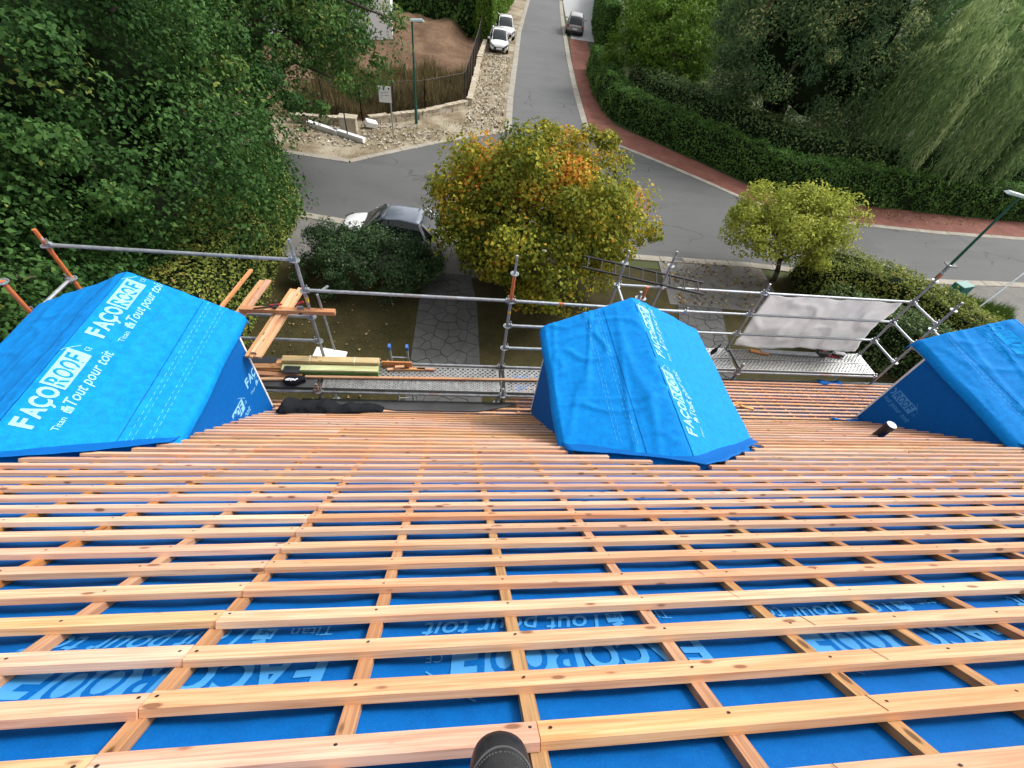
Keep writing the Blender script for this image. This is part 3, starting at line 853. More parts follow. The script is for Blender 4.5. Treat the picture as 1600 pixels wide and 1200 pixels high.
# ------------------------------------------------------------------ dormers
def tarp_surface(d, seed, amp):
    r, l, e = d['r'], d['l'], d['e']
    def line(q, t_): y0 = yb(q[1]) - .10; return Vector((q[0], y0 + (q[2] - y0) * t_, q[1]))
    off = Vector((seed * 13.1, seed * 7.7, seed * 3.3))
    def surf(side, t_, f, lift=0):
        """side -1 left, 1 right; f 0 at the ridge, 1 at the eave, >1 hanging hem"""
        q = l if side < 0 else e
        A = line(r, t_); B = line(q, t_)
        ff = min(f, 1.0)
        P = A.lerp(B, ff)
        dirv = (B - A); nrm = Vector((-side * dirv.z, 0, abs(dirv.x))).normalized()
        nrm = Vector((side * abs(dirv.z), 0, abs(dirv.x))).normalized()
        # soften the ridge and sag between ridge and eave
        P += nrm * (-.010 * math.exp(-(ff / .03) ** 2) - .02 * math.sin(math.pi * ff) * math.sin(math.pi * min(1, max(0, t_))))
        w = Vector((P.x * 1.4, P.y * .8, P.z)) + off
        win = math.sqrt(max(0, 4 * ff * (1 - ff)))
        fold = noise.noise(w * 1.1) * .45 + noise.noise(w * 9) * .05
        # sharp creases running mostly along the slope and a few slantwise
        c1 = noise.noise(Vector((P.x * 1.2 + P.y * 2.6, P.y * .9 - P.x * 2.2, 0)) * .9 + off)
        c2 = noise.noise(Vector((P.x * .8, P.y * 3.2, 1)) * .8 + off * 2)
        c3 = noise.noise(Vector((P.x * 3.6 - P.y * .5, P.y * .35, 5)) + off)
        cr_ = (1 - min(1, abs(c1) * 7)) * .55 + (1 - min(1, abs(c2) * 9)) * .3 + (1 - min(1, abs(c3) * 6)) * .5
        if side < 0: cr_ *= d.get('lf', 1)
        fade = min(1, .25 + 2.2 * max(0, t_))
        P += nrm * (amp * (fold * win + .55 * cr_ * (.25 + .75 * win)) * fade + lift)
        if f > 1:
            h = f - 1
            P += Vector((side * (.045 + .008 * math.sin(6 * P.y + seed) + .03 * h) * min(1, h * 25), 0, -h))
            P += Vector((side * lift, 0, 0))
        if t_ > 1:
            h = (t_ - 1) * (r[2] - yb(r[1]))
            P.y = A.lerp(B, ff).y - (t_ - 1) * (q[2] - yb(q[1])) * .7 ; P.z -= h * 1.0
        return P
    return surf
def make_dormer(key, label, seed, amp):
    d = DORM[key]; r, l, e = d['r'], d['l'], d['e']
    root = empty('dormer', (r[0], 4.4, roof_z(4.4))); tag(root, label, 'dormer', 'dormers wrapped in blue membrane')
    off = root.location.copy()
    def bld(mb, nm, mats, smooth=False, parent=root, fixn=True):
        mb.v = [tuple(Vector(q) - off) if parent is root or parent.parent is root else q for q in mb.v]
        return mb.build(nm, mats, parent, smooth, fixn=fixn)
    FY = 4.42
    for side, q, ins in ((-1, l, d['inl']), (1, e, d['inr'])):
        x = q[0] - side * ins
        zt = q[1] - .01; poly = [(yb(zt) - .06, zt), (FY, zt), (FY, roof_z(FY) - .12), (yb(zt) - .06, zt - .12)]
        ck = bld(MB().prism(poly, x - .025, x + .025, axis=0), 'cheek', 'underlay')
        bld(MB().box((x, FY + .018, (zt + roof_z(FY)) / 2 - .03), (.062, .034, zt - roof_z(FY) + .06)), 'trim_board', 'white_trim')
        if key == 'left' and side > 0:
            for (y0, z0) in ((2.98, 4.97), (4.09, 4.98)):
                def fn(a, b, ly, y0=y0, z0=z0):
                    c_, s_ = math.cos(-.12), math.sin(-.12); sc = .95
                    yy = y0 + (a * c_ - b * s_) * sc; zz = z0 + (a * s_ + b * c_) * sc
                    if yy > FY - .01 or zz < roof_z(yy) + .02 or zz > zt: return None
                    return Vector((x + .027 + .001 * ly, yy, zz)) - off
                put_logo(ck, fn, ['print_tarp', 'underlay'])
        if key == 'right' and side < 0:
            def fn(a, b, ly):
                ang = -.05; c_, s_ = math.cos(ang), math.sin(ang); sc = .9
                yy = 4.74 - (a * c_ - b * s_) * sc; zz = 4.93 - (a * s_ - b * c_) * sc
                if yy > FY - .03 or zz < roof_z(yy) + .02: return None
                return Vector((x - .027 - .001 * ly, yy, zz)) - off
            put_logo(ck, fn, ['print', 'underlay'])
    # front wall with window
    xl, xe = l[0] + d['inl'], e[0] - d['inr']
    bld(MB().prism([(xl, roof_z(FY) - .3), (xe, roof_z(FY) - .3), (xe, e[1]), (r[0], r[1] - .05), (xl, l[1])], FY - .08, FY - .02, axis=1), 'front_wall', 'underlay')
    win = bld(MB().box(((xl + xe) / 2, FY - .005, (roof_z(FY) + l[1]) / 2 + .1), (1.0, .05, 1.1)), 'window', 'white_trim')
    bld(MB().box(((xl + xe) / 2, FY + .012, (roof_z(FY) + l[1]) / 2 + .1), (.86, .03, .96)), 'pane', 'glass', parent=win)
    surf = tarp_surface(d, seed, amp)
    hem = .13
    fs_ = [0, .015, .03] + [.03 + .97 * k / 44 for k in range(1, 45)] + [1.0001 + hem * k / 4 for k in range(0, 5)]
    cols = [(-1, f) for f in fs_[::-1]] + [(1, f) for f in fs_]
    ts = [k / 80 for k in range(81)] + [1.0001, 1.012, 1.03, 1.045]
    mb = MB()
    vs = [surf(sd_, t_, f) for sd_, f in cols for t_ in ts]
    nt = len(ts)
    fc = [(i * nt + j, (i + 1) * nt + j, (i + 1) * nt + j + 1, i * nt + j + 1) for i in range(len(cols) - 1) for j in range(nt - 1) if not (cols[i][1] < 1 <= cols[i + 1][1] and cols[i + 1][1] > 1 and cols[i][1] == 1.0)]
    mb.add(vs, fc)
    tp = bld(mb, 'membrane_cover', 'tarp', smooth=True, fixn=False); mod_solid(tp, .004)
    # flap of membrane lying on the battens behind the dormer
    fb = MB()
    def flap(a, b):
        k = (a * 2 - 1); q = l if k < 0 else e
        x_ = r[0] + (q[0] - r[0]) * abs(k) * 1.02; y_ = (yb(r[1]) + (yb(q[1]) - yb(r[1])) * abs(k))
        yy = y_ + .12 - b * (.22 + .05 * math.sin(a * 9 + seed) + .04 * noise.noise(Vector((a * 14, 0, seed))))
        return Vector((x_, yy, roof_z(yy) + .012 + .012 * (1 + noise.noise(Vector((a * 9, b * 3, seed)))) + .05 * (1 - b) * (1 - b)))
    fb.grid(flap, 30, 6); fo = bld(fb, 'flap', 'underlay', smooth=True, fixn=False); mod_solid(fo, .004)
    # lettering and dashed lines printed on the cover
    rl = (Vector((e[0], 0, e[1])) - Vector((r[0], 0, r[1]))).length; ll = (Vector((l[0], 0, l[1])) - Vector((r[0], 0, r[1]))).length
    def on(side, y, dist, lift):
        q = l if side < 0 else e; LL = ll if side < 0 else rl
        f = dist / LL
        if f < .0 or f > 1: return None
        y0 = yb(r[1]) - .1; y1 = yb(q[1]) - .1
        a0 = y0 + (y1 - y0) * f; a1 = r[2] + (q[2] - r[2]) * f
        t_ = (y - a0) / (a1 - a0)
        if t_ < .02 or t_ > .995: return None
        return surf(side, t_, f, lift) - off
    if key in ('left', 'mid'):
        d0 = .215 if key == 'left' else .20
        for y0 in (2.44, 3.60):
            put_logo(tp, lambda a, b, ly, y0=y0: on(1, y0 + a * .98, d0 - b, .005 + .0015 * ly), ['print_tarp', 'tarp'])
    if key == 'right':
        for y0 in (4.95, 3.75):
            put_logo(tp, lambda a, b, ly, y0=y0: on(-1, y0 - a * .98, .36 - b, .005 + .0015 * ly), ['print_faint', 'tarp'])
    dash = MB()
    sides = {'left': [(1, (.86, .90, 1.0, 1.04))], 'mid': [(-1, (.50, .54, .66, .70))], 'right': [(-1, (.93, .97))]}[key]
    for sd_, dists in sides:
        for q_, ds in enumerate(dists):
            y = 2.4 + .03 * q_
            while y < 4.6:
                p = [on(sd_, y, ds - .0025, .0045), on(sd_, y + .05, ds - .0025, .0045), on(sd_, y + .05, ds + .0025, .0045), on(sd_, y, ds + .0025, .0045)]
                if all(z_ is not None for z_ in p): dash.add(p, [(0, 1, 2, 3)])
                y += .085
    seam = MB()
    for sd_, ds in {'left': [(1, .80), (-1, .25)], 'mid': [(-1, .44)], 'right': [(-1, .88)]}[key]:
        y = 2.2
        while y < 4.8:
            p = [on(sd_, y, ds - .003, .0035), on(sd_, y + .04, ds - .003, .0035), on(sd_, y + .04, ds + .003, .0035), on(sd_, y, ds + .003, .0035)]
            if all(z_ is not None for z_ in p): seam.add(p, [(0, 1, 2, 3)])
            y += .04
    if seam.f: seam.build('seam', 'lap', tp, fixn=False)
    if dash.f: dash.build('dashed_print', 'print_stitch', tp, fixn=False)
    return root
DORM['mid']['lf'] = 1.5
make_dormer('left', 'blue wrapped dormer at the left with two large pale printed logos on its near slope', 1, .040)
make_dormer('mid', 'blue wrapped dormer in the middle of the roof with wrinkled cover', 2, .055)
make_dormer('right', 'blue wrapped dormer cut by the right edge, dark cheek beside the vent pipe', 3, .045)

# vent pipe
vp = empty('vent_pipe', (6.215, 3.237, roof_z(3.237))); tag(vp, 'short black vent pipe with pale cap rising from the battens', 'pipe')
MB().tube((0, 0, -.2), (0, 0, .24), .062, n=20).build('pipe', 'black_plastic', vp, smooth=False)
MB().tube((0, 0, .19), (0, 0, .262), .069, n=20).build('collar', 'black_plastic', vp)
MB().tube((0, 0, .262), (0, 0, .268), .064, n=20).build('cap', 'lamp_glass', vp)

# black jacket lying on the battens near the eave
def surf_z(y): return roof_z(y) if y < KY else KZ - (y - KY) * KS
jk = MB()
def jacket(a, b):
    u = -2.62 + 1.5 * a
    wv = (.15 * (1 - a) ** .5 + .05) * (1 if a > .04 else .6)
    ctr = 4.20 + .13 * a + .02 * math.sin(7 * a)
    an = b * 2 * math.pi
    h = (.19 * (1 - .5 * a)) * (1 + .6 * noise.noise(Vector((a * 8, 0, 3)))) * min(1, a * 9 + .25) * min(1, (1 - a) * 10 + .2)
    dv = math.cos(an) * wv; dw = max(0, math.sin(an)) * h
    q = Vector((u * 6, dv * 14, math.sin(an) * 2))
    nz = noise.noise(q) * .04 + noise.noise(q * 2.3) * .025
    y = ctr + dv + nz
    return Vector((u + nz * .6, y + dw * .5, surf_z(y) + .008 + max(0, dw + (nz if math.sin(an) > .05 else 0))))
jk.grid(jacket, 70, 28)
jo = jk.build('jacket', 'black_cloth', None, smooth=True); mod_sub(jo, 1)
tag(jo, 'crumpled black jacket lying on the battens just above the eave', 'jacket')

# wood offcut on the lower battens at right
oc = MB()
for (u, s_, a, L) in ((5.15, .42, .25, .28), (5.42, .36, -.5, .22), (5.3, .5, .1, .24)):
    oc.box(KP(u, s_, .014), (L, .07, .02), ROT_KICK @ Matrix.Rotation(a, 3, 'Z'))
tag(oc.build('wood_offcut', 'plank', None), 'splintered wood offcuts lying on the lower battens right of the middle dormer', 'offcut')

# boot at the bottom edge
bt = empty('boot', RP(.120, -.20, .004)); tag(bt, 'black work boot toe standing on the batten at the bottom edge', 'boot')
bt.rotation_euler = (-.30, 0, -.03); bt.scale = (1.22, 1.22, 1.15)
def boot_mesh(zs, f=1.0):
    mb = MB(); rows = []
    # y: heel -.17 ... toe .12 ; half width, height
    st = [(-.19, .030, .19), (-.175, .040, .20), (-.12, .043, .20), (-.06, .046, .15), (0, .052, .105), (.05, .0550, .080), (.085, .0545, .068), (.112, .050, .058), (.130, .040, .047), (.140, .022, .034)]
    n = 14
    for y, w, h in st:
        rows.append([(w * f * math.copysign(abs(math.cos(a)) ** .75, math.cos(a)), y * (1.0), zs + (h - zs) * max(0, math.sin(a)) ** .8) for a in [math.pi * k / n for k in range(n + 1)]])
    vs = [p for r_ in rows for p in r_]
    fs = [(i * (n + 1) + j, (i + 1) * (n + 1) + j, (i + 1) * (n + 1) + j + 1, i * (n + 1) + j + 1) for i in range(len(rows) - 1) for j in range(n)]
    fs.append(tuple((len(rows) - 1) * (n + 1) + j for j in range(n + 1))); fs.append(tuple(range(n + 1))[::-1])
    return mb.add(vs, fs)
mod_sub(boot_mesh(.02).build('upper', 'boot', bt, smooth=True), 2)
tc_ = MB()
st2 = [(.045, .0560, .0830), (.049, .0590, .0855), (.062, .0590, .0825), (.086, .0575, .0735), (.115, .0525, .0625), (.134, .042, .051), (.1445, .024, .038), (.148, .006, .029)]
rows = [[(w * math.copysign(abs(math.cos(a)) ** .75, math.cos(a)), y, .02 + (h - .02) * max(0, math.sin(a)) ** .8) for a in [math.pi * k / 14 for k in range(15)]] for y, w, h in st2]
tc_.add([p for r_ in rows for p in r_], [(i * 15 + j, (i + 1) * 15 + j, (i + 1) * 15 + j + 1, i * 15 + j + 1) for i in range(len(rows) - 1) for j in range(14)])
mod_sub(tc_.build('toe_cap', 'boot', bt, smooth=True), 2)
sm_ = MB()
def cap_pt(y, a, g):
    for (y0, w0, h0), (y1, w1, h1) in zip(st2[:-1], st2[1:]):
        if y <= y1: f_ = (y - y0) / (y1 - y0); w_, h_ = w0 + (w1 - w0) * f_, h0 + (h1 - h0) * f_; break
    return Vector((w_ * .985 * math.copysign(abs(math.cos(a)) ** .75, math.cos(a)), y, .02 + (h_ * .985 - .02) * max(0, math.sin(a)) ** .8)) + Vector((math.cos(a), .3, math.sin(a))) * g
for y0_, rr0 in ((.112, .0022), (.104, .0012)):
    pts_ = [cap_pt(y0_ - .055 * (1 - math.sin(a)) ** .8, a, .0005) for a in [math.pi * (.06 + .88 * k / 30) for k in range(31)]]
    if rr0 > .002: sm_.path(pts_, [rr0] * 31, 6)
    else:
        for a_, b_ in zip(pts_[:-1], pts_[1:]): sm_.tube(a_, a_.lerp(b_, .6), rr0, n=5)
sm_.build('stitching', 'boot_stitch', bt)
so = MB(); ring = []
for k in range(28):
    a = 2 * math.pi * k / 28; y = .165 * math.sin(a) - .015; w = .063 if y > 0 else .050
    ring.append((w * math.copysign(abs(math.cos(a)) ** .8, math.cos(a)), y + (0 if y > 0 else -.02)))
so.prism(ring, -.002, .024); mod_bev(so.build('sole', 'boot_sole', bt), .004)
MB().tube((0, -.125, .15), (0, -.14, .27), .05, .058, 16, cap=False).build('shaft', 'boot', bt, smooth=True)

# ================================================================== SCAFFOLDS
TR = .0242
def rosette_mesh():
    mb = MB(); n = 16
    for (a, b) in ((.026, .036), (.049, .062)):
        vs = []
        for k in range(n):
            an = 2 * math.pi * k / n; c, s_ = math.cos(an), math.sin(an)
            vs += [(a * c, a * s_, -.005), (b * c, b * s_, -.005), (b * c, b * s_, .005), (a * c, a * s_, .005)]
        fs = []
        for k in range(n):
            q = 4 * k; w = 4 * ((k + 1) % n)
            for i in range(4): fs.append((q + i, q + (i + 1) % 4, w + (i + 1) % 4, w + i))
        mb.add(vs, fs)
    for k in range(8):
        an = math.pi * k / 4
        mb.box((.043 * math.cos(an), .043 * math.sin(an), 0), (.02, .012, .009), Matrix.Rotation(an, 3, 'Z'))
    return mb.mesh('rosette', 'galv')
ROS = rosette_mesh()
def standard(parent, x, y, z0, z1, rosz, mat='galv', spigot=.2, bands=()):
    mb = MB(); mb.tube((0, 0, z0), (0, 0, z1), TR, n=12)
    if spigot: mb.tube((0, 0, z1), (0, 0, z1 + spigot), .018, n=10)
    o = mb.build('standard', mat, parent, smooth=False, loc=(x, y, 0))
    for z in rosz:
        r = bpy.data.objects.new('rosette', ROS); link(r, o); r.location = (0, 0, z)
    for (a, b, mt) in bands:
        MB().tube((0, 0, a), (0, 0, b), TR + .0015, n=12).build('paint_band', mt, o)
    return o
def ledger(parent, p, q, mat='galv', r=TR, name='ledger', heads=True):
    p = Vector(p); q = Vector(q); d = (q - p).normalized(); mb = MB()
    mb.tube(p + d * .05, q - d * .05, r, n=12)
    if heads:
        for e, s_ in ((p, 1), (q, -1)):
            mb.box(e + d * s_ * .045, (.06, .045, .07), d.to_track_quat('X', 'Z').to_matrix())
            mb.box(e + d * s_ * .05 + Vector((0, 0, .03)), (.012, .02, .12), d.to_track_quat('X', 'Z').to_matrix())
    return mb.build(name, mat, parent)
def deck(parent, x0, x1, y0, y1, z, mat='galv_deck', holes=True, fine=False):
    mb = MB(); W_ = y1 - y0; L = x1 - x0
    m_ = .022
    mb.box(((x0 + x1) / 2, y0 + m_ / 2, z - .03), (L, m_, .06)); mb.box(((x0 + x1) / 2, y1 - m_ / 2, z - .03), (L, m_, .06))
    for x in (x0 + .02, x1 - .02): mb.box((x, (y0 + y1) / 2, z - .03), (.04, W_ - 2 * m_, .055))
    if holes:
        ny = 6 if not fine else 8; nx = int(L / (.044 if not fine else .036)); xa, xb, ya, yb_ = x0 + .04, x1 - .04, y0 + m_, y1 - m_
        cx = (xb - xa) / nx; cy = (yb_ - ya) / ny
        zt = z - .004
        for i in range(nx):
            for j in range(ny):
                X = xa + cx * (i + .5); Y = ya + cy * (j + .5)
                hx = cx * (.40 if not fine else .28); hy = cy * (.34 if not fine else .28)
                if (i + j) % 2 or (fine and i % 6 == 5):
                    mb.add([(X - cx / 2, Y - cy / 2, zt), (X + cx / 2, Y - cy / 2, zt), (X + cx / 2, Y + cy / 2, zt), (X - cx / 2, Y + cy / 2, zt)], [(0, 1, 2, 3)])
                else:
                    o_ = [(-1, -1), (1, -1), (1, 1), (-1, 1)]
                    vs = [(X + a * cx / 2, Y + b * cy / 2, zt) for a, b in o_] + [(X + a * hx, Y + b * hy, zt + .001) for a, b in o_]
                    mb.add(vs, [(k, (k + 1) % 4, 4 + (k + 1) % 4, 4 + k) for k in range(4)])
    else:
        mb.box(((x0 + x1) / 2, (y0 + y1) / 2, z - .012), (L - .08, W_ - 2 * m_, .016))
    return mb.build('deck', mat, parent, fixn=False)

# --- left scaffold
sl_ = empty('scaffold', (-2.165, 5.23, 0)); tag(sl_, 'galvanised tube scaffold with orange end standards along the eave between the left and middle dormers', 'scaffold')
off_ = Vector((-2.165, 5.23, 0))
def at(x, y, z): return Vector((x, y, z)) - off_
RZS = [6.33, 5.83, 5.33, 4.83, 4.33, 3.83, 3.33, 2.33, 1.33]
YO, YI = 5.23, 4.635
XS = [-5.12, -2.165, .81, 3.70]
standard(sl_, *at(XS[0], YO, 0)[:2], .0, 6.55, RZS, 'orange', .0)
standard(sl_, *at(XS[1], YO, 0)[:2], .0, 6.42, RZS, 'galv', .23, [(5.63, 5.68, 'yellow'), (5.70, 5.715, 'yellow')])
standard(sl_, *at(XS[2], YO, 0)[:2], .0, 6.33, RZS, 'galv', .3, [(5.86, 6.31, 'orange'), (5.60, 5.64, 'yellow'), (4.30, 4.42, 'rust')])
standard(sl_, *at(XS[3], YO, 0)[:2], .0, 4.83, RZS[3:], 'galv', .1)
standard(sl_, *at(XS[0] - .03, 4.48, 0)[:2], .0, 6.34, [6.33, 5.83, 5.33, 4.83, 4.33], 'orange', .0)
for x in XS[1:]:
    standard(sl_, *at(x, YI, 0)[:2], .0, 4.42, [4.30, 3.8], 'galv_worn', .05)
ledger(sl_, at(XS[0], YO, 6.34), at(XS[1], YO, 6.34))
ledger(sl_, at(XS[1], YO, 5.84), at(XS[2], YO, 5.84)); lg = ledger(sl_, at(XS[2], YO, 5.84), at(XS[3], YO, 5.80))
MB().tube(at(1.55, YO, 5.83), at(1.63, YO, 5.829), TR + .001, n=12).build('paint_band', 'orange', lg)
for z in (5.34, 4.84):
    ledger(sl_, at(XS[0], YO, z), at(XS[1], YO, z)); ledger(sl_, at(XS[2], YO, z), at(XS[3], YO, z))
for a, b in zip(XS[:-1], XS[1:]):
    ledger(sl_, at(a, YO + .0, 4.36), at(b, YO, 4.36), 'galv_worn'); ledger(sl_, at(a, YI, 4.28), at(b, YI, 4.28), 'galv_worn')
for z in (5.84, 5.34, 4.84): ledger(sl_, at(XS[0], YO, z), at(XS[0] - .03, 4.48, z), 'galv_worn', name='transom')
for x in XS: ledger(sl_, at(x, YO, 4.26), at(x, YI if x != XS[0] else 4.48, 4.26), 'galv_worn', name='transom')
ledger(sl_, at(-2.0, YO, 5.82), at(-2.0, YO + .1, 4.5), 'galv', .018, 'brace', False)
ledger(sl_, at(-1.92, YO, 5.85), at(-2.04, 5.85, 5.45), 'galv', .02, 'brace', False)
deck(sl_, *(XS[0] + .05 - off_.x, XS[1] - .04 - off_.x), YI + .03 - off_.y, 4.915 - off_.y, 4.35, 'lead', False)
deck(sl_, *(XS[0] + .05 - off_.x, XS[1] - .04 - off_.x), 4.93 - off_.y, 5.195 - off_.y, 4.35, 'lead', False)
deck(sl_, XS[1] + .05 - off_.x, XS[2] - .05 - off_.x, YI + .03 - off_.y, 4.905 - off_.y, 4.35, 'galv_deck', True, True)
deck(sl_, XS[1] + .05 - off_.x, XS[2] - .05 - off_.x, 4.92 - off_.y, 5.195 - off_.y, 4.35)
deck(sl_, XS[2] + .05 - off_.x, XS[3] - .05 - off_.x, YI + .03 - off_.y, 4.905 - off_.y, 4.35)
deck(sl_, XS[2] + .05 - off_.x, XS[3] - .05 - off_.x, 4.92 - off_.y, 5.195 - off_.y, 4.35)
# lashing on the inner standard
lm = MB()
for k in range(5): lm.tube(at(-2.19 + random.uniform(-.03, .03), YI - .04, 4.30 + .03 * k), at(-2.12 + random.uniform(-.03, .03), YI + .04, 4.33 + .035 * k), .008, n=6)
lm.build('lashing', 'rust', sl_)

# --- right scaffold (further out and lower)
sr_ = empty('scaffold', (5.84, 6.42, 0)); tag(sr_, 'galvanised tube scaffold with white sheeting standing right of the middle dormer', 'scaffold')
off_ = Vector((5.84, 6.42, 0))
RO, RI = 6.42, 5.76
ZR = [5.39, 4.86, 4.33]
DK = 3.90
XR = [2.90, 5.84, 9.12]
standard(sr_, *at(XR[1], RO, 0)[:2], 0, 5.45, ZR + [DK - .05], 'galv', .16)
standard(sr_, *at(XR[2], RO, 0)[:2], 0, 6.10, [5.92] + ZR + [DK - .05], 'galv', .16, [(5.98, 6.06, 'orange')])
standard(sr_, *at(XR[2] + .05, RI, 0)[:2], 0, 5.84, [5.74, 5.25, 4.80, 4.33], 'galv', .08, [(4.98, 5.05, 'orange')])
standard(sr_, *at(XR[0], RO, 0)[:2], 0, 6.0, [5.86, 5.39, 4.86, 4.33], 'galv', .1)
standard(sr_, *at(XR[0] + .85, RO, 0)[:2], 0, 6.05, [5.86, 5.39, 4.86, 4.33], 'galv', .1)
standard(sr_, *at(XR[0] + .16, RI, 0)[:2], 0, 5.75, [5.62, 5.1, 4.6], 'galv', .0)
standard(sr_, *at(XR[0] + .23, RI, 0)[:2], 0, 5.86, [5.62, 5.1, 4.6], 'orange', .0)
standard(sr_, *at(XR[1], RI, 0)[:2], 0, DK + .22, [DK - .05], 'galv_worn', .0)
for z in ZR:
    ledger(sr_, at(XR[0], RO, z), at(XR[1], RO, z)); ledger(sr_, at(XR[1], RO, z), at(XR[2], RO, z))
    ledger(sr_, at(XR[2], RO, z), at(XR[2] + .05, RI, z - .02), name='transom')
ledger(sr_, at(XR[2] + .05, RI, 5.25), at(XR[2] + .1, RI - .45, 5.24), name='transom')
ledger(sr_, at(XR[2] + .05, RI, 4.80), at(XR[2] + .1, RI - .45, 4.79), name='transom')
ledger(sr_, at(XR[0], RO, 5.39), at(XR[0] + .16, RI, 5.1), name='transom')
for y in (RO, RI):
    ledger(sr_, at(XR[0], y, DK - .04), at(XR[1], y, DK - .04), 'galv_worn'); ledger(sr_, at(XR[1], y, DK - .04), at(XR[2], y, DK - .04), 'galv_worn')
for x in XR: ledger(sr_, at(x, RO, DK - .08), at(x, RI, DK - .08), 'galv_worn', name='transom')
for a, b in ((XR[0], XR[1]), (XR[1], XR[2])):
    for y0, y1 in ((RI + .03, (RI + RO) / 2 - .01), ((RI + RO) / 2 + .01, RO - .03)):
        deck(sr_, a + .05 - off_.x, b - .05 - off_.x, y0 - off_.y, y1 - off_.y, DK + .02, 'galv_deck')

# white sheet tied to the outer guard rails
wsm = MB()
def wsheet(a, b):
    x = 6.02 + 2.95 * a; sag = .05 * math.sin(math.pi * ((a * 3.0) % 1)) * (1 - b)
    z = 5.37 - sag - (1.42 + .03 * math.sin(9 * a)) * b
    y = RO + .045 + .035 * math.sin(math.pi * b) + .06 * noise.noise(Vector((a * 7, b * 2.5, 1))) + .03 * (1 - min(1, abs(noise.noise(Vector((a * 4 + b * 1.5, b * 2 - a, 2)))) * 6)) + .015 * noise.noise(Vector((a * 22, b * 9, 4))) + .05 * (1 - b) * abs(math.sin(a * 9.4)) * noise.noise(Vector((a * 5, 0, 9)))
    return (x, y, z)
wsm.grid(wsheet, 60, 34)
ws = wsm.build('sheeting', 'sheet', None, smooth=True, fixn=False); mod_solid(ws, .002)
tag(ws, 'dirty white plastic sheet hung behind the guard rails of the right scaffold', 'sheet')

# ladder laid over the right scaffold
ld = empty('ladder', (3.35, 6.72, 5.45)); tag(ld, 'black ladder lying flat across the guard rail behind the middle dormer', 'ladder')
dv_ = Vector((1.44, -.41, 0)).normalized(); pv = Vector((dv_.y, -dv_.x, 0))
for s_ in (-.19, .19): MB().tube(pv * s_ - dv_ * 1.05, pv * s_ + dv_ * 1.25, .022, n=8).build('stile', 'black_metal', ld)
for k in range(9):
    c = dv_ * (-.95 + .262 * k)
    MB().tube(c + pv * -.20, c + pv * .20, .014, n=7).build('rung', 'black_metal', ld)
# aluminium ladder with blue caps against the left scaffold
al = empty('ladder', (-1.0, 5.56, 0)); tag(al, 'aluminium ladder with blue end caps rising behind the left scaffold deck', 'ladder')
for s_ in (-.15, .15):
    q = MB().box((s_, .35, 2.1), (.026, .06, 4.62), Matrix.Rotation(.15, 3, 'X')).build('stile', 'galv', al)
    MB().box((s_, .005, 4.42), (.045, .075, .10), Matrix.Rotation(.15, 3, 'X')).build('end_cap', 'blue_cap', al)
for k in range(14):
    z = .35 + .29 * k; MB().tube((-.15, .35 - (z - 2.1) * .151, z), (.15, .35 - (z - 2.1) * .151, z), .015, n=8).build('rung', 'galv', al)

# ------------------------------------------------------------------ loose timber and things on the decks
def beam(name, c, size, mat, label, cat, rz=0, group=None, rx=0):
    o = MB().box((0, 0, 0), size, ch=.004).build(name, mat, None, loc=c)
    o.rotation_euler = (rx, 0, rz); return tag(o, label, cat, group)
dz = 4.35
beam('timber_beam', (-2.02, 5.12, dz + .05), (1.52, .12, .1), 'green_timber', 'green treated beam underneath in the outer pair on the left scaffold deck', 'beam', .012, 'green treated beams')
beam('timber_beam', (-2.02, 5.125, dz + .142), (1.52, .12, .085), 'yellow_timber', 'yellowish treated beam lying on top of the outer pair on the left scaffold deck', 'beam', .010, 'green treated beams')
beam('timber_beam', (-2.01, 4.985, dz + .105), (1.50, .12, .04), 'pale_green_timber', 'pale green treated board on top of the pile nearest the eave, left scaffold', 'beam', .014, 'green treated beams')
beam('timber_beam', (-2.01, 4.985, dz + .042), (1.50, .118, .08), 'green_timber', 'green treated beam under the pale one nearest the eave, left scaffold', 'beam', .014, 'green treated beams')
st_ = MB()
for x in (-2.35, -1.65): st_.box((x, 5.125, dz + .093), (.006, .128, .192))
tag(st_.build('strap', 'foam', None), 'thin white straps round the green and yellow beams', 'strap')
beam('batten_length', (-.45, 4.905, dz + .02), (3.9, .045, .035), 'plank', 'single long loose batten lying along the left scaffold deck', 'batten', .018)
for i, (x, y, z, L, w, a, lb) in enumerate(((-2.98, 5.16, .02, .95, .10, .02, 'orange board lying flat at the outer edge of the dark left deck'), (-3.0, 5.02, .02, .9, .11, -.03, 'orange board in the middle of the dark left deck'), (-3.0, 5.035, .062, .82, .1, .04, 'short orange board on top of the flat boards by the left dormer'),
        (-2.88, 4.90, .02, .85, .08, -.06, 'narrow orange board lying nearest the eave beside the left dormer'), (-2.95, 4.80, .02, .7, .06, .07, 'thin orange board end crossing the dark deck beside the left dormer'))):
    beam('board', (x, y, dz + z), (L, w, .038), 'plank', lb, 'board', a, 'orange boards on the left deck')
beam('board', (-.98, 5.175, dz + .06), (.5, .03, .12), 'plank', 'board on edge behind the offcuts, right of the green beams', 'board', 0)
for x, y, z, L, a, lb in ((-.95, 5.10, .02, .36, .1, 'orange offcut leaning against the end of the green beams'), (-.72, 5.11, .02, .42, .02, 'orange offcut lying in the middle of the three on the deck'), (-.50, 5.115, .02, .3, -.03, 'orange offcut farthest right on the perforated deck'), (-.93, 5.115, .06, .15, .12, 'tiny orange offcut stacked on another by the green beams')):
    beam('offcut', (x, y, dz + z), (L, .05, .035), 'plank', lb, 'offcut', a, 'offcuts on the left deck')
beam('slate_sheet', (-3.12, 5.17, dz + .06), (.42, .16, .02), 'slate', 'dark sheet lying on the boards farthest left on the deck', 'sheet', -.02)
beam('slate_sheet', (-2.60, 4.93, dz + .115), (.25, .15, .02), 'slate', 'small square black sheet lying against the green beams', 'sheet', 0)
cr = MB()
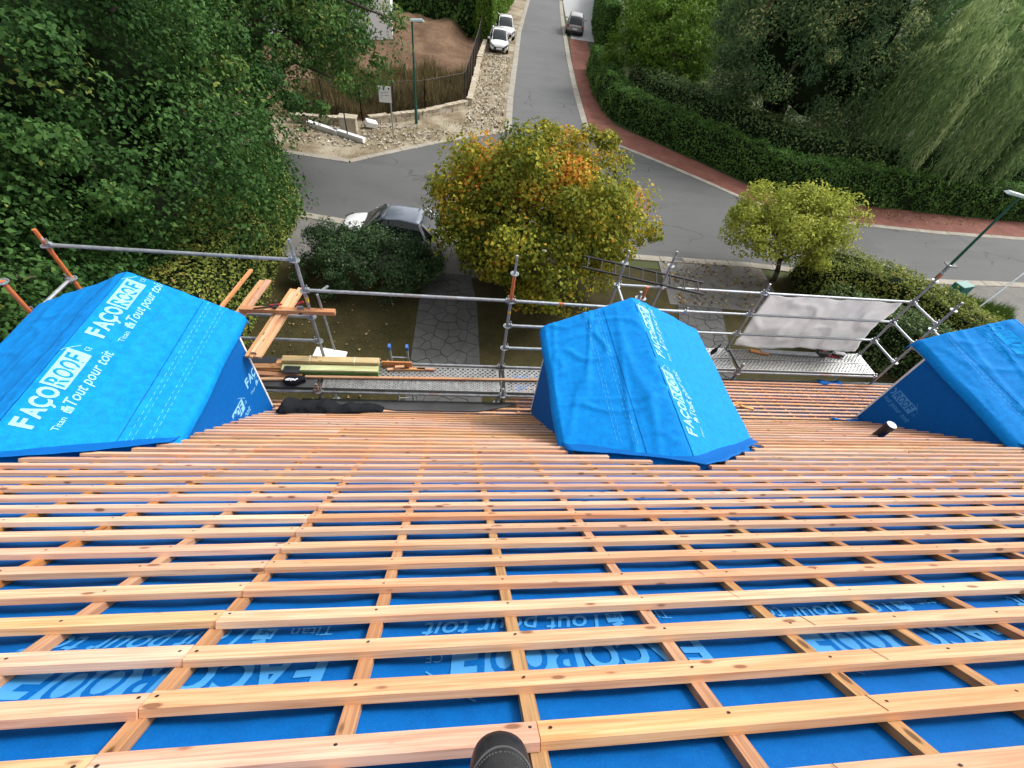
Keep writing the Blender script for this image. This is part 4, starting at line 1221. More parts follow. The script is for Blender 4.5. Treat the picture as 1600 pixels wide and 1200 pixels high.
def crum(a, b):
    an = b * 2 * math.pi; r_ = .17 * math.sin(math.pi * a) * (1 + .45 * noise.noise(Vector((a * 5, b * 5, 2)))); z = .07 * math.cos(math.pi * a) * (1 + .4 * noise.noise(Vector((a * 7, b * 6, 5))))
    return (-2.53 + r_ * math.cos(an), 4.755 + r_ * .5 * math.sin(an), dz + .06 + z)
cr.grid(crum, 16, 22); tag(cr.build('bag', 'black_cloth', None, smooth=True), 'crumpled black bag on the deck below the square black sheet', 'bag')
cw = MB()
for k in range(6): cw.box((-2.53 + random.uniform(-.08, .08), 4.715 + random.uniform(-.03, .03), dz + .135 + random.uniform(-.01, .01)), (.06, .02, .004), Matrix.Rotation(random.uniform(-1, 1), 3, 'Z'))
tag(cw.build('paper_scrap', 'foam', None), 'white paper scraps on the crumpled black bag', 'paper')
fo_ = MB().box((0, 0, 0), (.52, .2, .03)).build('foam_board', 'foam', None, loc=(-2.12, 5.40, 4.36)); fo_.rotation_euler = (.1, .02, -.16)
tag(fo_, 'white foam board lying out beyond the green beams', 'board')

# planks sticking out of the left scaffold and a work beam across them
def plankY(x, y0, y1, z, w, label, a=0.0):
    o = MB().box((0, 0, 0), (w, y1 - y0, .032), ch=0).build('plank', 'plank_y', None, loc=(x, (y0 + y1) / 2, z)); o.rotation_euler = (0, 0, a)
    return tag(o, label, 'plank', 'planks across the left guard rails')
pz = 5.39
plankY(-2.66, 4.3, 5.80, pz, .10, 'orange plank on the left of the wide pair beside the scaffold standard', -.14)
plankY(-2.55, 4.3, 5.84, pz, .10, 'orange plank on the right of the wide pair beside the scaffold standard', -.14)
plankY(-2.61, 4.35, 5.7, pz + .034, .07, 'narrow orange plank lying on top of the wide pair', -.14)
plankY(-3.16, 4.6, 5.98, pz, .085, 'plank left of centre, outer end cut level, past the blue dormer', -.14)
plankY(-3.08, 4.6, 6.0, pz, .085, 'plank right beside the level-cut one, past the blue dormer', -.14)
plankY(-3.40, 5.0, 6.25, pz, .05, 'thin orange plank farthest left and reaching farthest out', -.14)
beam('work_beam', (-2.46, 5.19, pz + .085), (1.32, .085, .07), 'plank', 'pale beam laid across the projecting planks carrying clamps', 'beam', .02)
cl = empty('clamp', (-2.75, 5.19, pz + .135)); tag(cl, 'black and red bar clamp lying on the pale work beam', 'clamp')
MB().box((0, 0, 0), (.34, .018, .012), Matrix.Rotation(.25, 3, 'Z')).build('bar', 'black_metal', cl)
MB().box((.12, .02, .012), (.05, .09, .03)).build('jaw', 'black_plastic', cl)
MB().tube((.05, .03, .014), (.2, .06, .014), .014, n=8).build('handle', 'red', cl)
cl2 = empty('clamp', (-2.28, 5.2, pz + .12)); tag(cl2, 'red and grey clamp standing on the work beam beside the standard', 'clamp')
MB().box((0, 0, .0), (.09, .03, .1)).build('bar', 'galv_worn', cl2)
MB().tube((-.05, .03, .06), (.05, .05, .1), .014, n=8).build('handle', 'red', cl2)
MB().box((.05, -.02, -.05), (.16, .03, .025), Matrix.Rotation(.4, 3, 'Z')).build('jaw', 'black_plastic', cl2)

# clutter on the right deck
dz = DK + .02
beam('metal_strip', (7.25, 6.30, dz + .03), (1.35, .10, .05), 'galv', 'grey metal strip lying against the white sheet on the right deck', 'strip', -.03)
beam('board', (6.55, 6.31, dz + .02), (.4, .09, .03), 'plank', 'short brown board at the left end of the grey metal strip', 'board', -.2)
rb = empty('hand_tool', (8.2, 6.28, dz)); tag(rb, 'red handled tool lying at the far end of the right deck', 'tool')
MB().box((0, 0, .02), (.5, .03, .03), Matrix.Rotation(-.1, 3, 'Z')).build('rail', 'red', rb)
MB().box((-.12, .05, .05), (.16, .05, .05), Matrix.Rotation(.5, 3, 'Z')).build('grip', 'red', rb)
MB().tube((.1, .02, .05), (.32, -.03, .06), .03, n=10).build('body', 'black_plastic', rb)
for x, y, mt, nm, lb in ((8.02, 6.31, 'black_plastic', 'pipe_section', 'black pipe section beside the red handled tool'), (8.45, 6.33, 'foam', 'pipe_section', 'white pipe section at the end of the white sheet')):
    tag(MB().tube((x - .1, y, dz + .06), (x + .12, y - .04, dz + .06), .05, n=14).build(nm, mt, None), lb, 'pipe', 'pipe sections on the right deck')
gv = MB()
def glove(a, b):
    an = 2 * math.pi * b; r_ = (.055 + .03 * math.sin(7 * a)) * math.sin(math.pi * min(.98, a + .03)) ** .6
    return (5.30 + .22 * a + r_ * .7 * math.cos(an), 6.10 + .16 * a + r_ * math.sin(an) * .6, dz + .1 + .16 * a + r_ * .5 * math.sin(an + 1) + .02 * noise.noise(Vector((a * 9, b * 7, 0))))
gv.grid(glove, 16, 12); tag(gv.build('glove', 'black_cloth', None, smooth=True), 'black glove hanging over the right deck beside the middle dormer', 'glove')
pl = empty('marker_pole', (22.6, 13.55, 0)); tag(pl, 'slanting grey pole with black tip above the roof of the right dormer', 'pole')
MB().tube((0, 0, 0), (2.55, 1.35, 1.75), .035, n=8).build('pole', 'galv', pl)
MB().tube((2.45, 1.297, 1.681), (2.75, 1.456, 1.887), .04, n=8).build('tip', 'black_plastic', pl)

# ================================================================== STREET FURNITURE
def lamp(loc, h, rz, label, plate=False):
    e = empty('street_lamp', loc, rz); tag(e, label, 'street lamp', 'green street lamps')
    MB().tube((0, 0, 0), (0, 0, .9), .085, n=12).build('base', 'lamp_green', e)
    MB().tube((0, 0, .88), (0, 0, h), .062, .045, n=12).build('pole', 'lamp_green', e)
    hd = MB(); hd.add([(-.12, -.13, h), (.62, -.15, h + .06), (.62, .15, h + .06), (-.12, .13, h), (-.08, -.08, h + .1), (.5, -.09, h + .15), (.5, .09, h + .15), (-.08, .08, h + .1)],
        [(0, 1, 2, 3), (4, 7, 6, 5), (0, 4, 5, 1), (1, 5, 6, 2), (2, 6, 7, 3), (3, 7, 4, 0)])
    o = mod_bev(hd.build('lamp_head', 'lamp_glass', e), .02); MB().box((.25, 0, h + .02), (.5, .2, .02)).build('lens', 'lamp_green', o)
    if plate: MB().box((-.02, -.0, 1.32), (.34, .42, .03), Matrix.Rotation(.2, 3, 'Y')).build('bracket', 'black_plastic', e)
    return e
lamp((-2.63, 28.5, 0), 4.7, 0.1, 'green street lamp beside the low stone wall and fence across the road')
lamp((21.2, 14.95, 0), 4.35, 2.9, 'green street lamp at the right rising over the near hedge', True)
cb = MB().box((0, 0, .55), (.75, .45, 1.1)).build('utility_cabinet', 'box_green', None, loc=(21.3, 13.9, 0)); cb.rotation_euler = (0, 0, .25); mod_bev(cb, .03)
tag(cb, 'green utility cabinet standing behind the near hedge', 'cabinet')
sg = empty('sign', (-3.7, 26.25, 0), .08); tag(sg, 'white notice board on a grey post at the gravel verge', 'sign')
MB().tube((0, 0, 0), (0, 0, 2.1), .035, n=10).build('post', 'galv', sg)
bo = MB().box((-.25, -.05, 2.03), (.62, .02, .72)).build('board', 'foam', sg)
M['faded_ink'] = plain('faded_ink', (.42, .40, .46), .7); M['faded_red'] = plain('faded_red_ink', (.55, .32, .33), .7)
for x0, z0, w, mt in ((-.46, 2.10, .13, 'faded_ink'), (-.31, 2.12, .12, 'faded_ink'), (-.17, 2.14, .11, 'faded_ink'), (-.46, 1.96, .06, 'faded_ink'), (-.37, 1.97, .05, 'faded_ink'), (-.28, 2.0, .2, 'faded_red')):
    MB().box((x0 + w / 2, -.062, z0), (w, .003, .04)).build('faded_print', mt, bo)
for x in (-.5, -.04): MB().box((x, -.062, 2.30), (.06, .004, .09)).build('dark_mark', 'black_plastic', bo)

# low stone wall along the plot, every stone a piece
def stone_wall(pts, label, h=.42):
    e = empty('stone_wall', (pts[0][0], pts[0][1], 0)); tag(e, label, 'wall', 'low stone walls round the empty plot')
    o0 = Vector((pts[0][0], pts[0][1], 0))
    for (x0, y0), (x1, y1) in zip(pts[:-1], pts[1:]):
        L = math.hypot(x1 - x0, y1 - y0); a = math.atan2(y1 - y0, x1 - x0); dx, dy = (x1 - x0) / L, (y1 - y0) / L
        for row, (z0, z1, dep) in enumerate(((-.05, .2, .30), (.205, .36, .28), (.365, h, .36))):
            s_ = 0
            while s_ < L - .05:
                l_ = min(random.uniform(.28, .62), L - s_); c = s_ + l_ / 2
                if random.random() > .04 or row < 2:
                    q = MB(); hx, hy, hz = l_ / 2 - .012, dep / 2 + random.uniform(-.03, .03), (z1 - z0) / 2
                    vs = [(sx * hx + random.uniform(-.015, .015), sy * hy + random.uniform(-.02, .02), sz * hz + random.uniform(-.012, .012)) for sx in (-1, 1) for sy in (-1, 1) for sz in (-1, 1)]
                    q.add(vs, [(0, 1, 3, 2), (4, 6, 7, 5), (0, 4, 5, 1), (2, 3, 7, 6), (0, 2, 6, 4), (1, 5, 7, 3)])
                    o = q.build('stone', 'stone', e, loc=Vector((x0 + dx * c, y0 + dy * c, (z0 + z1) / 2)) - o0); o.rotation_euler = (0, 0, a + random.uniform(-.05, .05))
                s_ += l_
    return e
stone_wall([(-5.2, 27.75), (-2.4, 29.45), (.25, 32.1)], 'low rubble stone wall under the mesh fence behind the street lamp')
stone_wall([(.45, 32.5), (.95, 38.0), (1.35, 43.5), (1.9, 48.5)], 'low rubble stone wall running up beside the parked white cars')
stone_wall([(-9.2, 27.0), (-7.0, 27.2), (-5.9, 27.4)], 'broken end of stone wall behind the white beams', .40)
pr = empty('stone_pier', (-6.05, 26.45, 0)); tag(pr, 'squat stone pier beside the white beams on the gravel', 'pier')
q = mod_bev(MB().box((0, 0, .33), (.85, .55, .68)).build('body', 'stone', pr), .03); mod_bev(MB().box((0, 0, .71), (.95, .62, .09)).build('cap', 'stone', pr), .02)
for x, y, z, L, a, lb in ((-7.4, 26.25, .12, 1.9, -.48, 'long white concrete beam lying on the gravel under the tree'), (-6.1, 25.65, .12, 1.5, -.50, 'shorter white concrete beam lying end to end on the gravel'), (-5.25, 25.2, .12, .4, -.45, 'stub of white concrete beam at the near end of the row')):
    o = mod_bev(MB().box((0, 0, 0), (L, .26, .24)).build('concrete_beam', 'foam', None, loc=(x, y, z)), .012); o.rotation_euler = (0, 0, a); tag(o, lb, 'beam', 'white concrete beams on the verge')
o = MB().box((0, 0, 0), (.62, .4, .3)).build('stone_block', 'foam', None, loc=(-5.0, 27.25, .2)); o.rotation_euler = (.2, .3, .5); mod_bev(o, .03); tag(o, 'white stone block tipped against the end of the low wall', 'block')
o = MB().tube((0, 0, 0), (-.05, .1, 1.25), .03, n=8).build('iron_post', 'black_metal', None, loc=(-5.95, 25.45, 0)); tag(o, 'thin dark iron post beside the white beams', 'post')

# mesh fences
def fence(pts, h, label, posts):
    e = empty('mesh_fence', (pts[0][0], pts[0][1], 0)); tag(e, label, 'fence', 'dark mesh fences round the empty plot')
    o0 = Vector((pts[0][0], pts[0][1], 0))
    for p, q in zip(pts[:-1], pts[1:]):
        p = Vector((*p, 0)); q = Vector((*q, 0)); L = (q - p).length
        k = max(1, round(L / posts))
        for i in range(k + 1):
            c = p.lerp(q, i / k) - o0; MB().box(c + Vector((0, 0, h / 2)), (.055, .055, h), None).build('post', 'black_metal', e)
        MB().tube(p - o0 + Vector((0, 0, h - .03)), q - o0 + Vector((0, 0, h - .03)), .02, n=6).build('rail', 'rail_brown', e)
        mb = MB()
        n = int(L / .16)
        for i in range(n):
            c = p.lerp(q, (i + .5) / n) - o0; mb.tube(c + Vector((0, 0, .45)), c + Vector((0, 0, h - .05)), .0045, n=3, cap=False)
        for j in range(9): z = .5 + (h - .6) * j / 8; mb.tube(p - o0 + Vector((0, 0, z)), q - o0 + Vector((0, 0, z)), .0045, n=3, cap=False)
        w_ = mb.build('wire_mesh', 'black_metal', e); w_['kind'] = 'stuff'
fence([(-9.5, 27.7), (-5.6, 28.0), (-2.2, 29.75), (.1, 32.15)], 1.9, 'dark mesh fence above the stone wall facing the crossroads', 2.4)
fence([(.1, 32.25), (.7, 38.7), (1.15, 44), (1.55, 50)], 1.9, 'dark mesh fence running up the side road beside the parked cars', 2.2)

# ================================================================== CARS
M['paint_white'] = NT('white_car_paint').set(.25, 0, .5).m; M['paint_white'].node_tree.nodes['Principled BSDF'].inputs['Base Color'].default_value = (.78, .79, .80, 1)
M['paint_white'].node_tree.nodes['Principled BSDF'].inputs['Coat Weight'].default_value = .6
M['paint_roof'] = NT('grey_blue_roof_paint').set(.22, .4, .5).m; M['paint_roof'].node_tree.nodes['Principled BSDF'].inputs['Base Color'].default_value = (.17, .20, .25, 1)
M['paint_roof'].node_tree.nodes['Principled BSDF'].inputs['Coat Weight'].default_value = .8
M['paint_grey'] = NT('silver_car_paint').set(.3, .5, .5).m; M['paint_grey'].node_tree.nodes['Principled BSDF'].inputs['Base Color'].default_value = (.34, .33, .33, 1)
M['car_glass'] = NT('car_glass').set(.06, 0, .6).m; M['car_glass'].node_tree.nodes['Principled BSDF'].inputs['Base Color'].default_value = (.012, .018, .02, 1)
M['tyre'] = plain('tyre', (.012, .012, .012), .9); M['rim'] = plain('wheel_rim', (.4, .4, .42), .35, .8)
M['tail'] = plain('tail_lamp', (.25, .008, .01), .25); M['head'] = plain('head_lamp', (.08, .085, .09), .15)
def car(label, loc, rz, L, Wd, H, paint, roofpaint, hood=.95, suv=False, xface=False):
    e = empty('car', loc, rz); tag(e, label, 'car', 'parked cars')
    h = L / 2; w = Wd / 2; belt = H * .60; sill = .24 if not suv else .3
    # lower body: stations from rear to front (x, half width, side top, centre top, bottom)
    st = [(-h, w * .74, belt * .84, belt * .88, .38), (-h * .965, w * .92, belt * .96, belt * 1.0, sill + .02), (-h * .72, w * .99, belt, belt * 1.03, sill), (-h * .3, w, belt * .98, belt * 1.02, sill),
          (h * .2, w, belt * .97, belt * 1.01, sill), (h - hood, w * .99, belt * .955, belt * 1.03, sill), (h - hood * .5, w * .97, belt * .88, belt * .96, sill), (h * .93, w * .90, belt * .76, belt * .82, sill), (h * .985, w * .78, belt * .66, belt * .70, sill + .04), (h, w * .6, belt * .55, belt * .58, sill + .1)]
    vs = []; n = 11
    for x, ww, sd_, ct, zb in st:
        half = [(0, zb), (ww * .8, zb), (ww * .99, zb + .1), (ww, zb + (sd_ - zb) * .5), (ww * .975, sd_ - .05), (ww * .88, sd_ + .005), (ww * .45, (sd_ + ct) / 2 + .012), (0, ct)]
        ring = [(x, a, z) for a, z in half] + [(x, -a, z) for a, z in half[-2:0:-1]]
        vs += ring
    k = 14; fs = []
    for i in range(len(st) - 1):
        for j in range(k): fs.append((i * k + j, i * k + (j + 1) % k, (i + 1) * k + (j + 1) % k, (i + 1) * k + j))
    fs += [tuple(range(k))[::-1], tuple((len(st) - 1) * k + j for j in range(k))]
    body = mod_sub(MB().add(vs, fs).build('body', paint, e, smooth=True), 2)
    # cabin: curved glass house, then roof and pillars proud of it
    wb = h - hood + .10; rb = -h * .95 if not suv else -h * .97
    zb = belt * .96; zt = H - .02
    rbk = .62 if not suv else .42
    prof = [(wb, zb), (wb - .28, zb + (zt - zb) * .36), (wb - .56, zb + (zt - zb) * .70), (wb - .80, zb + (zt - zb) * .90), (wb - 1.05, zt - .03), (wb - 1.5, zt), (-h * .25, zt - .005), (rb + rbk + .25, zt - .05), (rb + rbk, zt - .11), (rb + rbk * .45, zb + (zt - zb) * .50), (rb, zb)]
    def yy(x, z):
        e_ = min(1, (wb - x) / .5, (x - rb) / .5); b_ = w * (.78 + .15 * max(0, e_) ** .5); f_ = (z - zb) / (zt - zb); return b_ + (w * .66 - b_) * f_
    g = MB(); rings = []
    for x, z in prof:
        y0, y1 = yy(x, zb), yy(x, z)
        rings.append([(x, y0, zb - .02), (x, (y0 + y1) / 2 + .02, (zb + z) / 2), (x, y1, z - .025 * (z > zb)), (x, y1 * .86, z + .005), (x, y1 * .45, z + .028 * (z > zb)), (x, 0, z + .036 * (z > zb))])
    rings = [r_ + [(a, -b, c) for a, b, c in r_[-2::-1]] for r_ in rings]
    n = len(rings[0])
    g.add([p for r_ in rings for p in r_], [(i * n + j, i * n + j + 1, (i + 1) * n + j + 1, (i + 1) * n + j) for i in range(len(rings) - 1) for j in range(n - 1)])
    g.build('windows', 'car_glass', e, smooth=True)
    r = MB(); rr_ = [[(a, b * 1.012, c + .014) for a, b, c in r_[2:-2]] for r_ in rings[3:9]]; k2 = len(rr_[0])
    r.add([p for r_ in rr_ for p in r_], [(i * k2 + j, i * k2 + j + 1, (i + 1) * k2 + j + 1, (i + 1) * k2 + j) for i in range(len(rr_) - 1) for j in range(k2 - 1)])
    mod_solid(r.build('roof', roofpaint, e, smooth=True), .02)
    base = [(wb, yy(wb, zb)), (0, 0), (0, yy(0, zb)), (rb + rbk * .7, yy(rb + rbk * .7, zb)), (rb, yy(rb, zb))]
    rf = [(wb - .80, yy(wb - .8, prof[3][1])), (0, 0), (0, yy(0, zt)), (rb + rbk + .1, yy(rb + rbk + .1, zt)), (rb + rbk, yy(rb + rbk, prof[8][1]))]
    zt = H - .07
    for sgn in (-1, 1):
        for (i, rad, mt) in ((0, .035, roofpaint), (3, .06, paint), (4, .045, paint)):
            p0 = Vector((base[i][0], sgn * base[i][1], zb - .03)); p1 = Vector((rf[i][0], sgn * rf[i][1], zt))
            MB().tube(p0, p1, rad, rad * .8, 6).build('pillar', mt, e)
        p0 = Vector((base[2][0] - .05, sgn * (base[2][1] + .004), zb - .02)); p1 = Vector((rf[2][0] - .05, sgn * (rf[2][1] + .004), zt))
        MB().tube(p0, p1, .03, .025, 6).build('pillar', 'black_plastic', e)
        for wx in (-h * .60, h * .62):
            wl = MB().tube((wx, sgn * (w - .2), .31), (wx, sgn * (w + .006), .31), .315, n=20).build('wheel', 'tyre', e)
            MB().tube((wx, sgn * (w + .002), .31), (wx, sgn * (w + .014), .31), .2, .17, n=12).build('rim', 'rim', wl)
        mod_bev(MB().box((wb - .32, sgn * (w + .09), zb + .03), (.12, .2, .13)).build('mirror', paint, e), .03)
        MB().box((h * .90, sgn * w * .70, belt * .70), (.34, .26, .11), Matrix.Rotation(-sgn * .45, 3, 'Z') @ Matrix.Rotation(.35, 3, 'Y')).build('headlight', 'head', e)
        MB().box((-h * .955, sgn * w * .76, belt * .82), (.14, .3, .18), Matrix.Rotation(sgn * .3, 3, 'Z')).build('tail_light', 'tail', e)
        MB().box((-.1, sgn * (w + .004), belt * .86), (.16, .02, .03)).build('door_handle', paint, e)
    MB().box((h * .985, 0, .40), (.09, w * 1.15, .2)).build('grille', 'black_plastic', e)
    MB().box((h + .035, 0, .40), (.02, .5, .11)).build('plate', 'foam', e)
    MB().box((-h - .004, 0, belt * .62), (.03, .5, .11)).build('plate', 'foam', e)
    MB().box((-h * .97, 0, .36), (.16, w * 1.6, .16)).build('bumper', 'black_plastic', e)
    if xface:
        for sgn in (-1, 1):
            MB().box((h * .975, sgn * w * .52, .50), (.12, .66, .06), Matrix.Rotation(sgn * .5, 3, 'X') @ Matrix.Rotation(-sgn * .3, 3, 'Z')).build('front_trim', 'black_plastic', e)
    return e
car('white hatchback with grey roof parked behind the dark bush near the roadside', (-2.55, 15.75, 0), math.pi - .11, 3.95, 1.72, 1.42, 'paint_white', 'paint_roof', 1.0)
car('small white car with black cross shaped front, nearest of the two on the verge', (3.05, 47.7, 0), -math.pi / 2 - .03, 3.5, 1.64, 1.46, 'paint_white', 'paint_white', .8, xface=True)
car('white car parked behind the other white car on the verge', (3.85, 53.0, 0), -math.pi / 2 + .02, 3.9, 1.72, 1.5, 'paint_white', 'paint_white', 1.0)
car('silver grey estate car seen from behind, parked at the right of the side road', (11.75, 58.9, 0), math.pi / 2 - .18, 4.5, 1.86, 1.62, 'paint_grey', 'paint_grey', 1.1, True)

# ================================================================== VEGETATION
def hedge(name, label, pts, width, height, dens, size, mat, lump=.18, cat='hedge', taper=.8, core=True, kind=None, group=None, tint0=.42):
    e = empty(name, (pts[0][0], pts[0][1], 0)); tag(e, label, cat, group)
    o0 = np.array([pts[0][0], pts[0][1], 0.])
    P = np.array(pts, float); seg = P[1:] - P[:-1]; L = np.linalg.norm(seg, axis=1); cum = np.concatenate([[0], np.cumsum(L)]); tot = cum[-1]
    per = 2 * height + width
    n = int(dens * per * tot)
    s_ = rng.random(n) * tot; i = np.clip(np.searchsorted(cum, s_, 'right') - 1, 0, len(L) - 1)
    f = (s_ - cum[i]) / L[i]
    tg = seg / L[:, None]
    # smoothed side vector
    vt = np.vstack([tg[:1], (tg[:-1] + tg[1:]) / 2, tg[-1:]]); vt /= np.linalg.norm(vt, axis=1)[:, None]
    tt_ = vt[i] * (1 - f)[:, None] + vt[i + 1] * f[:, None]; tt_ /= np.linalg.norm(tt_, axis=1)[:, None]
    sv = np.stack([tt_[:, 1], -tt_[:, 0]], 1)
    c = P[i] + seg[i] * f[:, None]
    q = rng.random(n) * per
    side = np.where(q < height, -1., np.where(q > height + width, 1., 0.))
    off = np.where(side < 0, -width / 2, np.where(side > 0, width / 2, q - height - width / 2))
    z = np.where(side < 0, q, np.where(side > 0, per - q, height))
    # round shoulders
    fz = np.clip(z / height, 0, 1); off = np.where(side != 0, off * (1 - (1 - taper) * fz ** 3), off * taper)
    z = np.where(side == 0, z - .25 * np.abs(off / (width / 2)) ** 3 * (1 - taper) * 2 * height * .3, z)
    nrm = np.stack([sv[:, 0] * side, sv[:, 1] * side, np.where(side == 0, 1., .25)], 1)
    C = np.stack([c[:, 0] + sv[:, 0] * off, c[:, 1] + sv[:, 1] * off, z], 1)
    # ends
    lm_ = np.array([noise.noise(Vector((p * 1.1).tolist())) + .6 * noise.noise(Vector((p * 2.6).tolist())) for p in C]) if n < 90000 else rng.normal(size=n) * .3
    C += nrm * (lump * lm_ + rng.normal(size=n) * .05 - .04)[:, None]
    sp_ = rng.random(n) < .07
    C += nrm * np.where(sp_, .25 * rng.random(n), 0)[:, None]
    C[:, 2] = np.maximum(C[:, 2], .03)
    ne = int(n * .06)
    for ci, k_ in ((0, -1), (len(P) - 1, 1)):
        j = rng.random((ne, 2)); sv0 = np.array([vt[ci][1], -vt[ci][0]])
        ce = np.stack([P[ci][0] + sv0[0] * (j[:, 0] - .5) * width * .9 + vt[ci][0] * k_ * .1 * rng.random(ne), P[ci][1] + sv0[1] * (j[:, 0] - .5) * width * .9 + vt[ci][1] * k_ * .1 * rng.random(ne), j[:, 1] * height], 1)
        C = np.vstack([C, ce]); nrm = np.vstack([nrm, np.tile([vt[ci][0] * k_, vt[ci][1] * k_, .2], (ne, 1))]); lm_ = np.concatenate([lm_, np.zeros(ne)])
    T = tint0 + .22 * lm_ + .2 * rng.normal(size=len(C))
    leaves('foliage', C - o0, nrm, size, T, mat, e, jit=.55)
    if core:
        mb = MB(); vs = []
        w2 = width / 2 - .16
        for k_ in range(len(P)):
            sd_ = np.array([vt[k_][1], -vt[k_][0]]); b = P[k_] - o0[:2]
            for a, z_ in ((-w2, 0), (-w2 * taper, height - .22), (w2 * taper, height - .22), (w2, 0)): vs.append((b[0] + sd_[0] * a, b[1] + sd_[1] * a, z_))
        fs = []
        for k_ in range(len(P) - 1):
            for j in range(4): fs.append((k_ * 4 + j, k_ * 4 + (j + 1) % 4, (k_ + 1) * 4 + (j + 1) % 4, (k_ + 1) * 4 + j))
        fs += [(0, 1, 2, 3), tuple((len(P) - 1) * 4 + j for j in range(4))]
        mb.add(vs, fs).build('dark_core', 'core', e)  # added solid filler that blocks light within the hedge, not real branches
    return e
hedge('hedge', 'tall leafy hedge at the left between lawn and road under the big tree', [(-7.35, 17.7), (-7.2, 14), (-7.1, 10.5), (-7.1, 7.5)], 1.8, 2.6, 260, .085, 'ivyl', .14)
hedge('hedge', 'dense green hedge row bordering the red footpath round the bend', [(11.5, 44.5), (10.75, 36.5), (10.95, 33.4), (12.5, 31.0), (15.3, 27.9), (17.8, 24.9), (20, 24.2), (23, 24.0), (27.4, 23.75), (34, 23.6), (44, 25)], 2.0, 1.75, 170, .12, 'hedge', .30, taper=.7)
hedge('hedge', 'taller darker ivy hedge standing behind the green hedge row', [(13.2, 37.5), (13.6, 34.2), (15.0, 32.4), (17.6, 29.4), (19.4, 26.9), (21.5, 26.4), (27, 26.3), (34, 26.2), (46, 27.6)], 2.6, 2.5, 110, .13, 'ivy', .20, taper=.85)
hedge('hedge', 'yellow green hedge near the right scaffold beside the lamp', [(14.4, 14.4), (15.8, 14.2), (17.2, 13.4), (18.3, 12.1), (19.0, 10.6), (19.2, 9.0)], 2.3, 1.75, 260, .085, 'ivyl', .26, taper=.65)
hedge('hedge', 'dark hedge behind the white scaffold sheet', [(13.2, 11.6), (15.0, 10.9), (16.8, 9.6), (17.6, 7.6)], 1.9, 1.8, 230, .085, 'ivy', .25, taper=.7)
hedge('hedge', 'bright green hedge beside the two white cars', [(1.75, 49.5), (2.3, 54), (3.2, 60), (5.2, 72)], 1.7, 3.2, 60, .2, 'bright', .3)
hedge('hedge', 'dark clipped hedge beside the silver car', [(13.9, 52.5), (14.5, 57), (15.6, 64), (19.5, 82)], 1.7, 3.4, 55, .22, 'hedge', .25)
hedge('hedge', 'dark hedge closing the back of the bare soil plot', [(-14, 56), (-6, 54.5), (0, 52.5), (1.2, 51.5)], 2.6, 4.0, 40, .26, 'hedge', .5)

def orange(cc, d, base):
    k = noise.noise(Vector((cc * .55).tolist()) + Vector((3.1, 0, 7))) + .25 * d[2] - .06
    return base - .03 + (.34 if k > .36 else .16 if k > .16 else -.10) + .10 * d[0]
tree('maple_tree', 'rounded autumn maple turning yellow and orange in the middle garden', 'tree', (2.8, 13.6, 0), (2.75, 14.0, 2.6), (3.45, 3.1, 2.45), 380, .56, 190, .105, 'maple', .2, tintfun=orange, inner=.5, aspect=.85, low=-.7)
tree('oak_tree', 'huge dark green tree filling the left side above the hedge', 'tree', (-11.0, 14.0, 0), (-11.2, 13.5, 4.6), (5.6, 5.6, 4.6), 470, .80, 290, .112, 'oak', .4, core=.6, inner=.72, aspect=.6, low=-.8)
tree('oak_tree', 'lighter green oak reaching over the gravel verge at upper left', 'tree', (-9.0, 21.8, 0), (-7.9, 22.0, 5.8), (4.9, 3.6, 3.5), 400, .72, 180, .125, 'oak', .3, inner=.4, aspect=.6, low=-.75, tintfun=lambda c, d, b: b + .16)
tree('oak_tree', 'dark tree behind the left dormer and orange standards', 'tree', (-11.5, 7.2, 0), (-11.0, 7.4, 3.2), (3.6, 3.2, 3.4), 210, .70, 240, .108, 'oak', .3, core=.55, inner=.7, aspect=.6)
tree('oak_tree', 'dark tree farther back at the left edge above the road', 'tree', (-16.5, 20.5, 0), (-16.0, 20.0, 4.6), (6.0, 3.6, 4.6), 230, 1.0, 150, .18, 'oak', .35, core=.55, inner=.65, aspect=.6, low=-.85)
tree('round_bush', 'dark glossy green bush in front of the parked hatchback', 'bush', (-3.35, 13.4, 0), (-3.05, 13.4, .72), (2.35, 1.4, 1.08), 190, .36, 140, .075, 'shrub', .08, inner=.55, aspect=.6, low=-.5)
tree('lime_shrub', 'light yellow green small tree beside the driveway', 'tree', (13.6, 14.9, 0), (13.0, 15.2, 2.35), (2.35, 1.9, 1.6), 165, .48, 140, .11, 'lime', .09, inner=.35, aspect=.6, low=-.7)
tree('cypress_tree', 'broad dark conifer with golden tips behind the ivy hedge', 'tree', (20.8, 31.5, 0), (20.8, 31.0, 6.0), (5.9, 4.2, 6.2), 470, .82, 190, .20, 'cypress', .4, core=.62, inner=.74, aspect=.32, droop=.7, flat=.9, tintfun=lambda c, d, b: b + (.26 if rng.random() < .3 else -.10))
tree('leafy_tree', 'bright green leafy tree behind the bend in the hedge', 'tree', (15.4, 40.0, 0), (15.0, 39.5, 3.2), (3.9, 3.8, 3.2), 170, .85, 110, .22, 'bright', .2, inner=.55)
tree('leafy_tree', 'dark tree at the top right behind the willow', 'tree', (40, 40, 0), (39, 39, 5), (7, 5, 5), 150, 1.2, 110, .30, 'hedge', .3)
tree('leafy_tree', 'dark tree between the bright green tree and the conifer', 'tree', (21, 50, 0), (20, 50, 4.0), (6, 4, 4.2), 150, 1.2, 110, .30, 'hedge', .3)
tree('leafy_tree', 'dark garden tree above the bare soil plot at the top', 'tree', (-4.5, 58, 0), (-4.5, 57, 4.5), (5, 3, 4.5), 150, 1.2, 110, .32, 'oak', .3)
tree('leafy_tree', 'pale green tree at the top edge left of the side road', 'tree', (1.5, 62, 0), (1.0, 61, 4.0), (3.2, 3, 4), 110, 1.1, 110, .32, 'bright', .3)

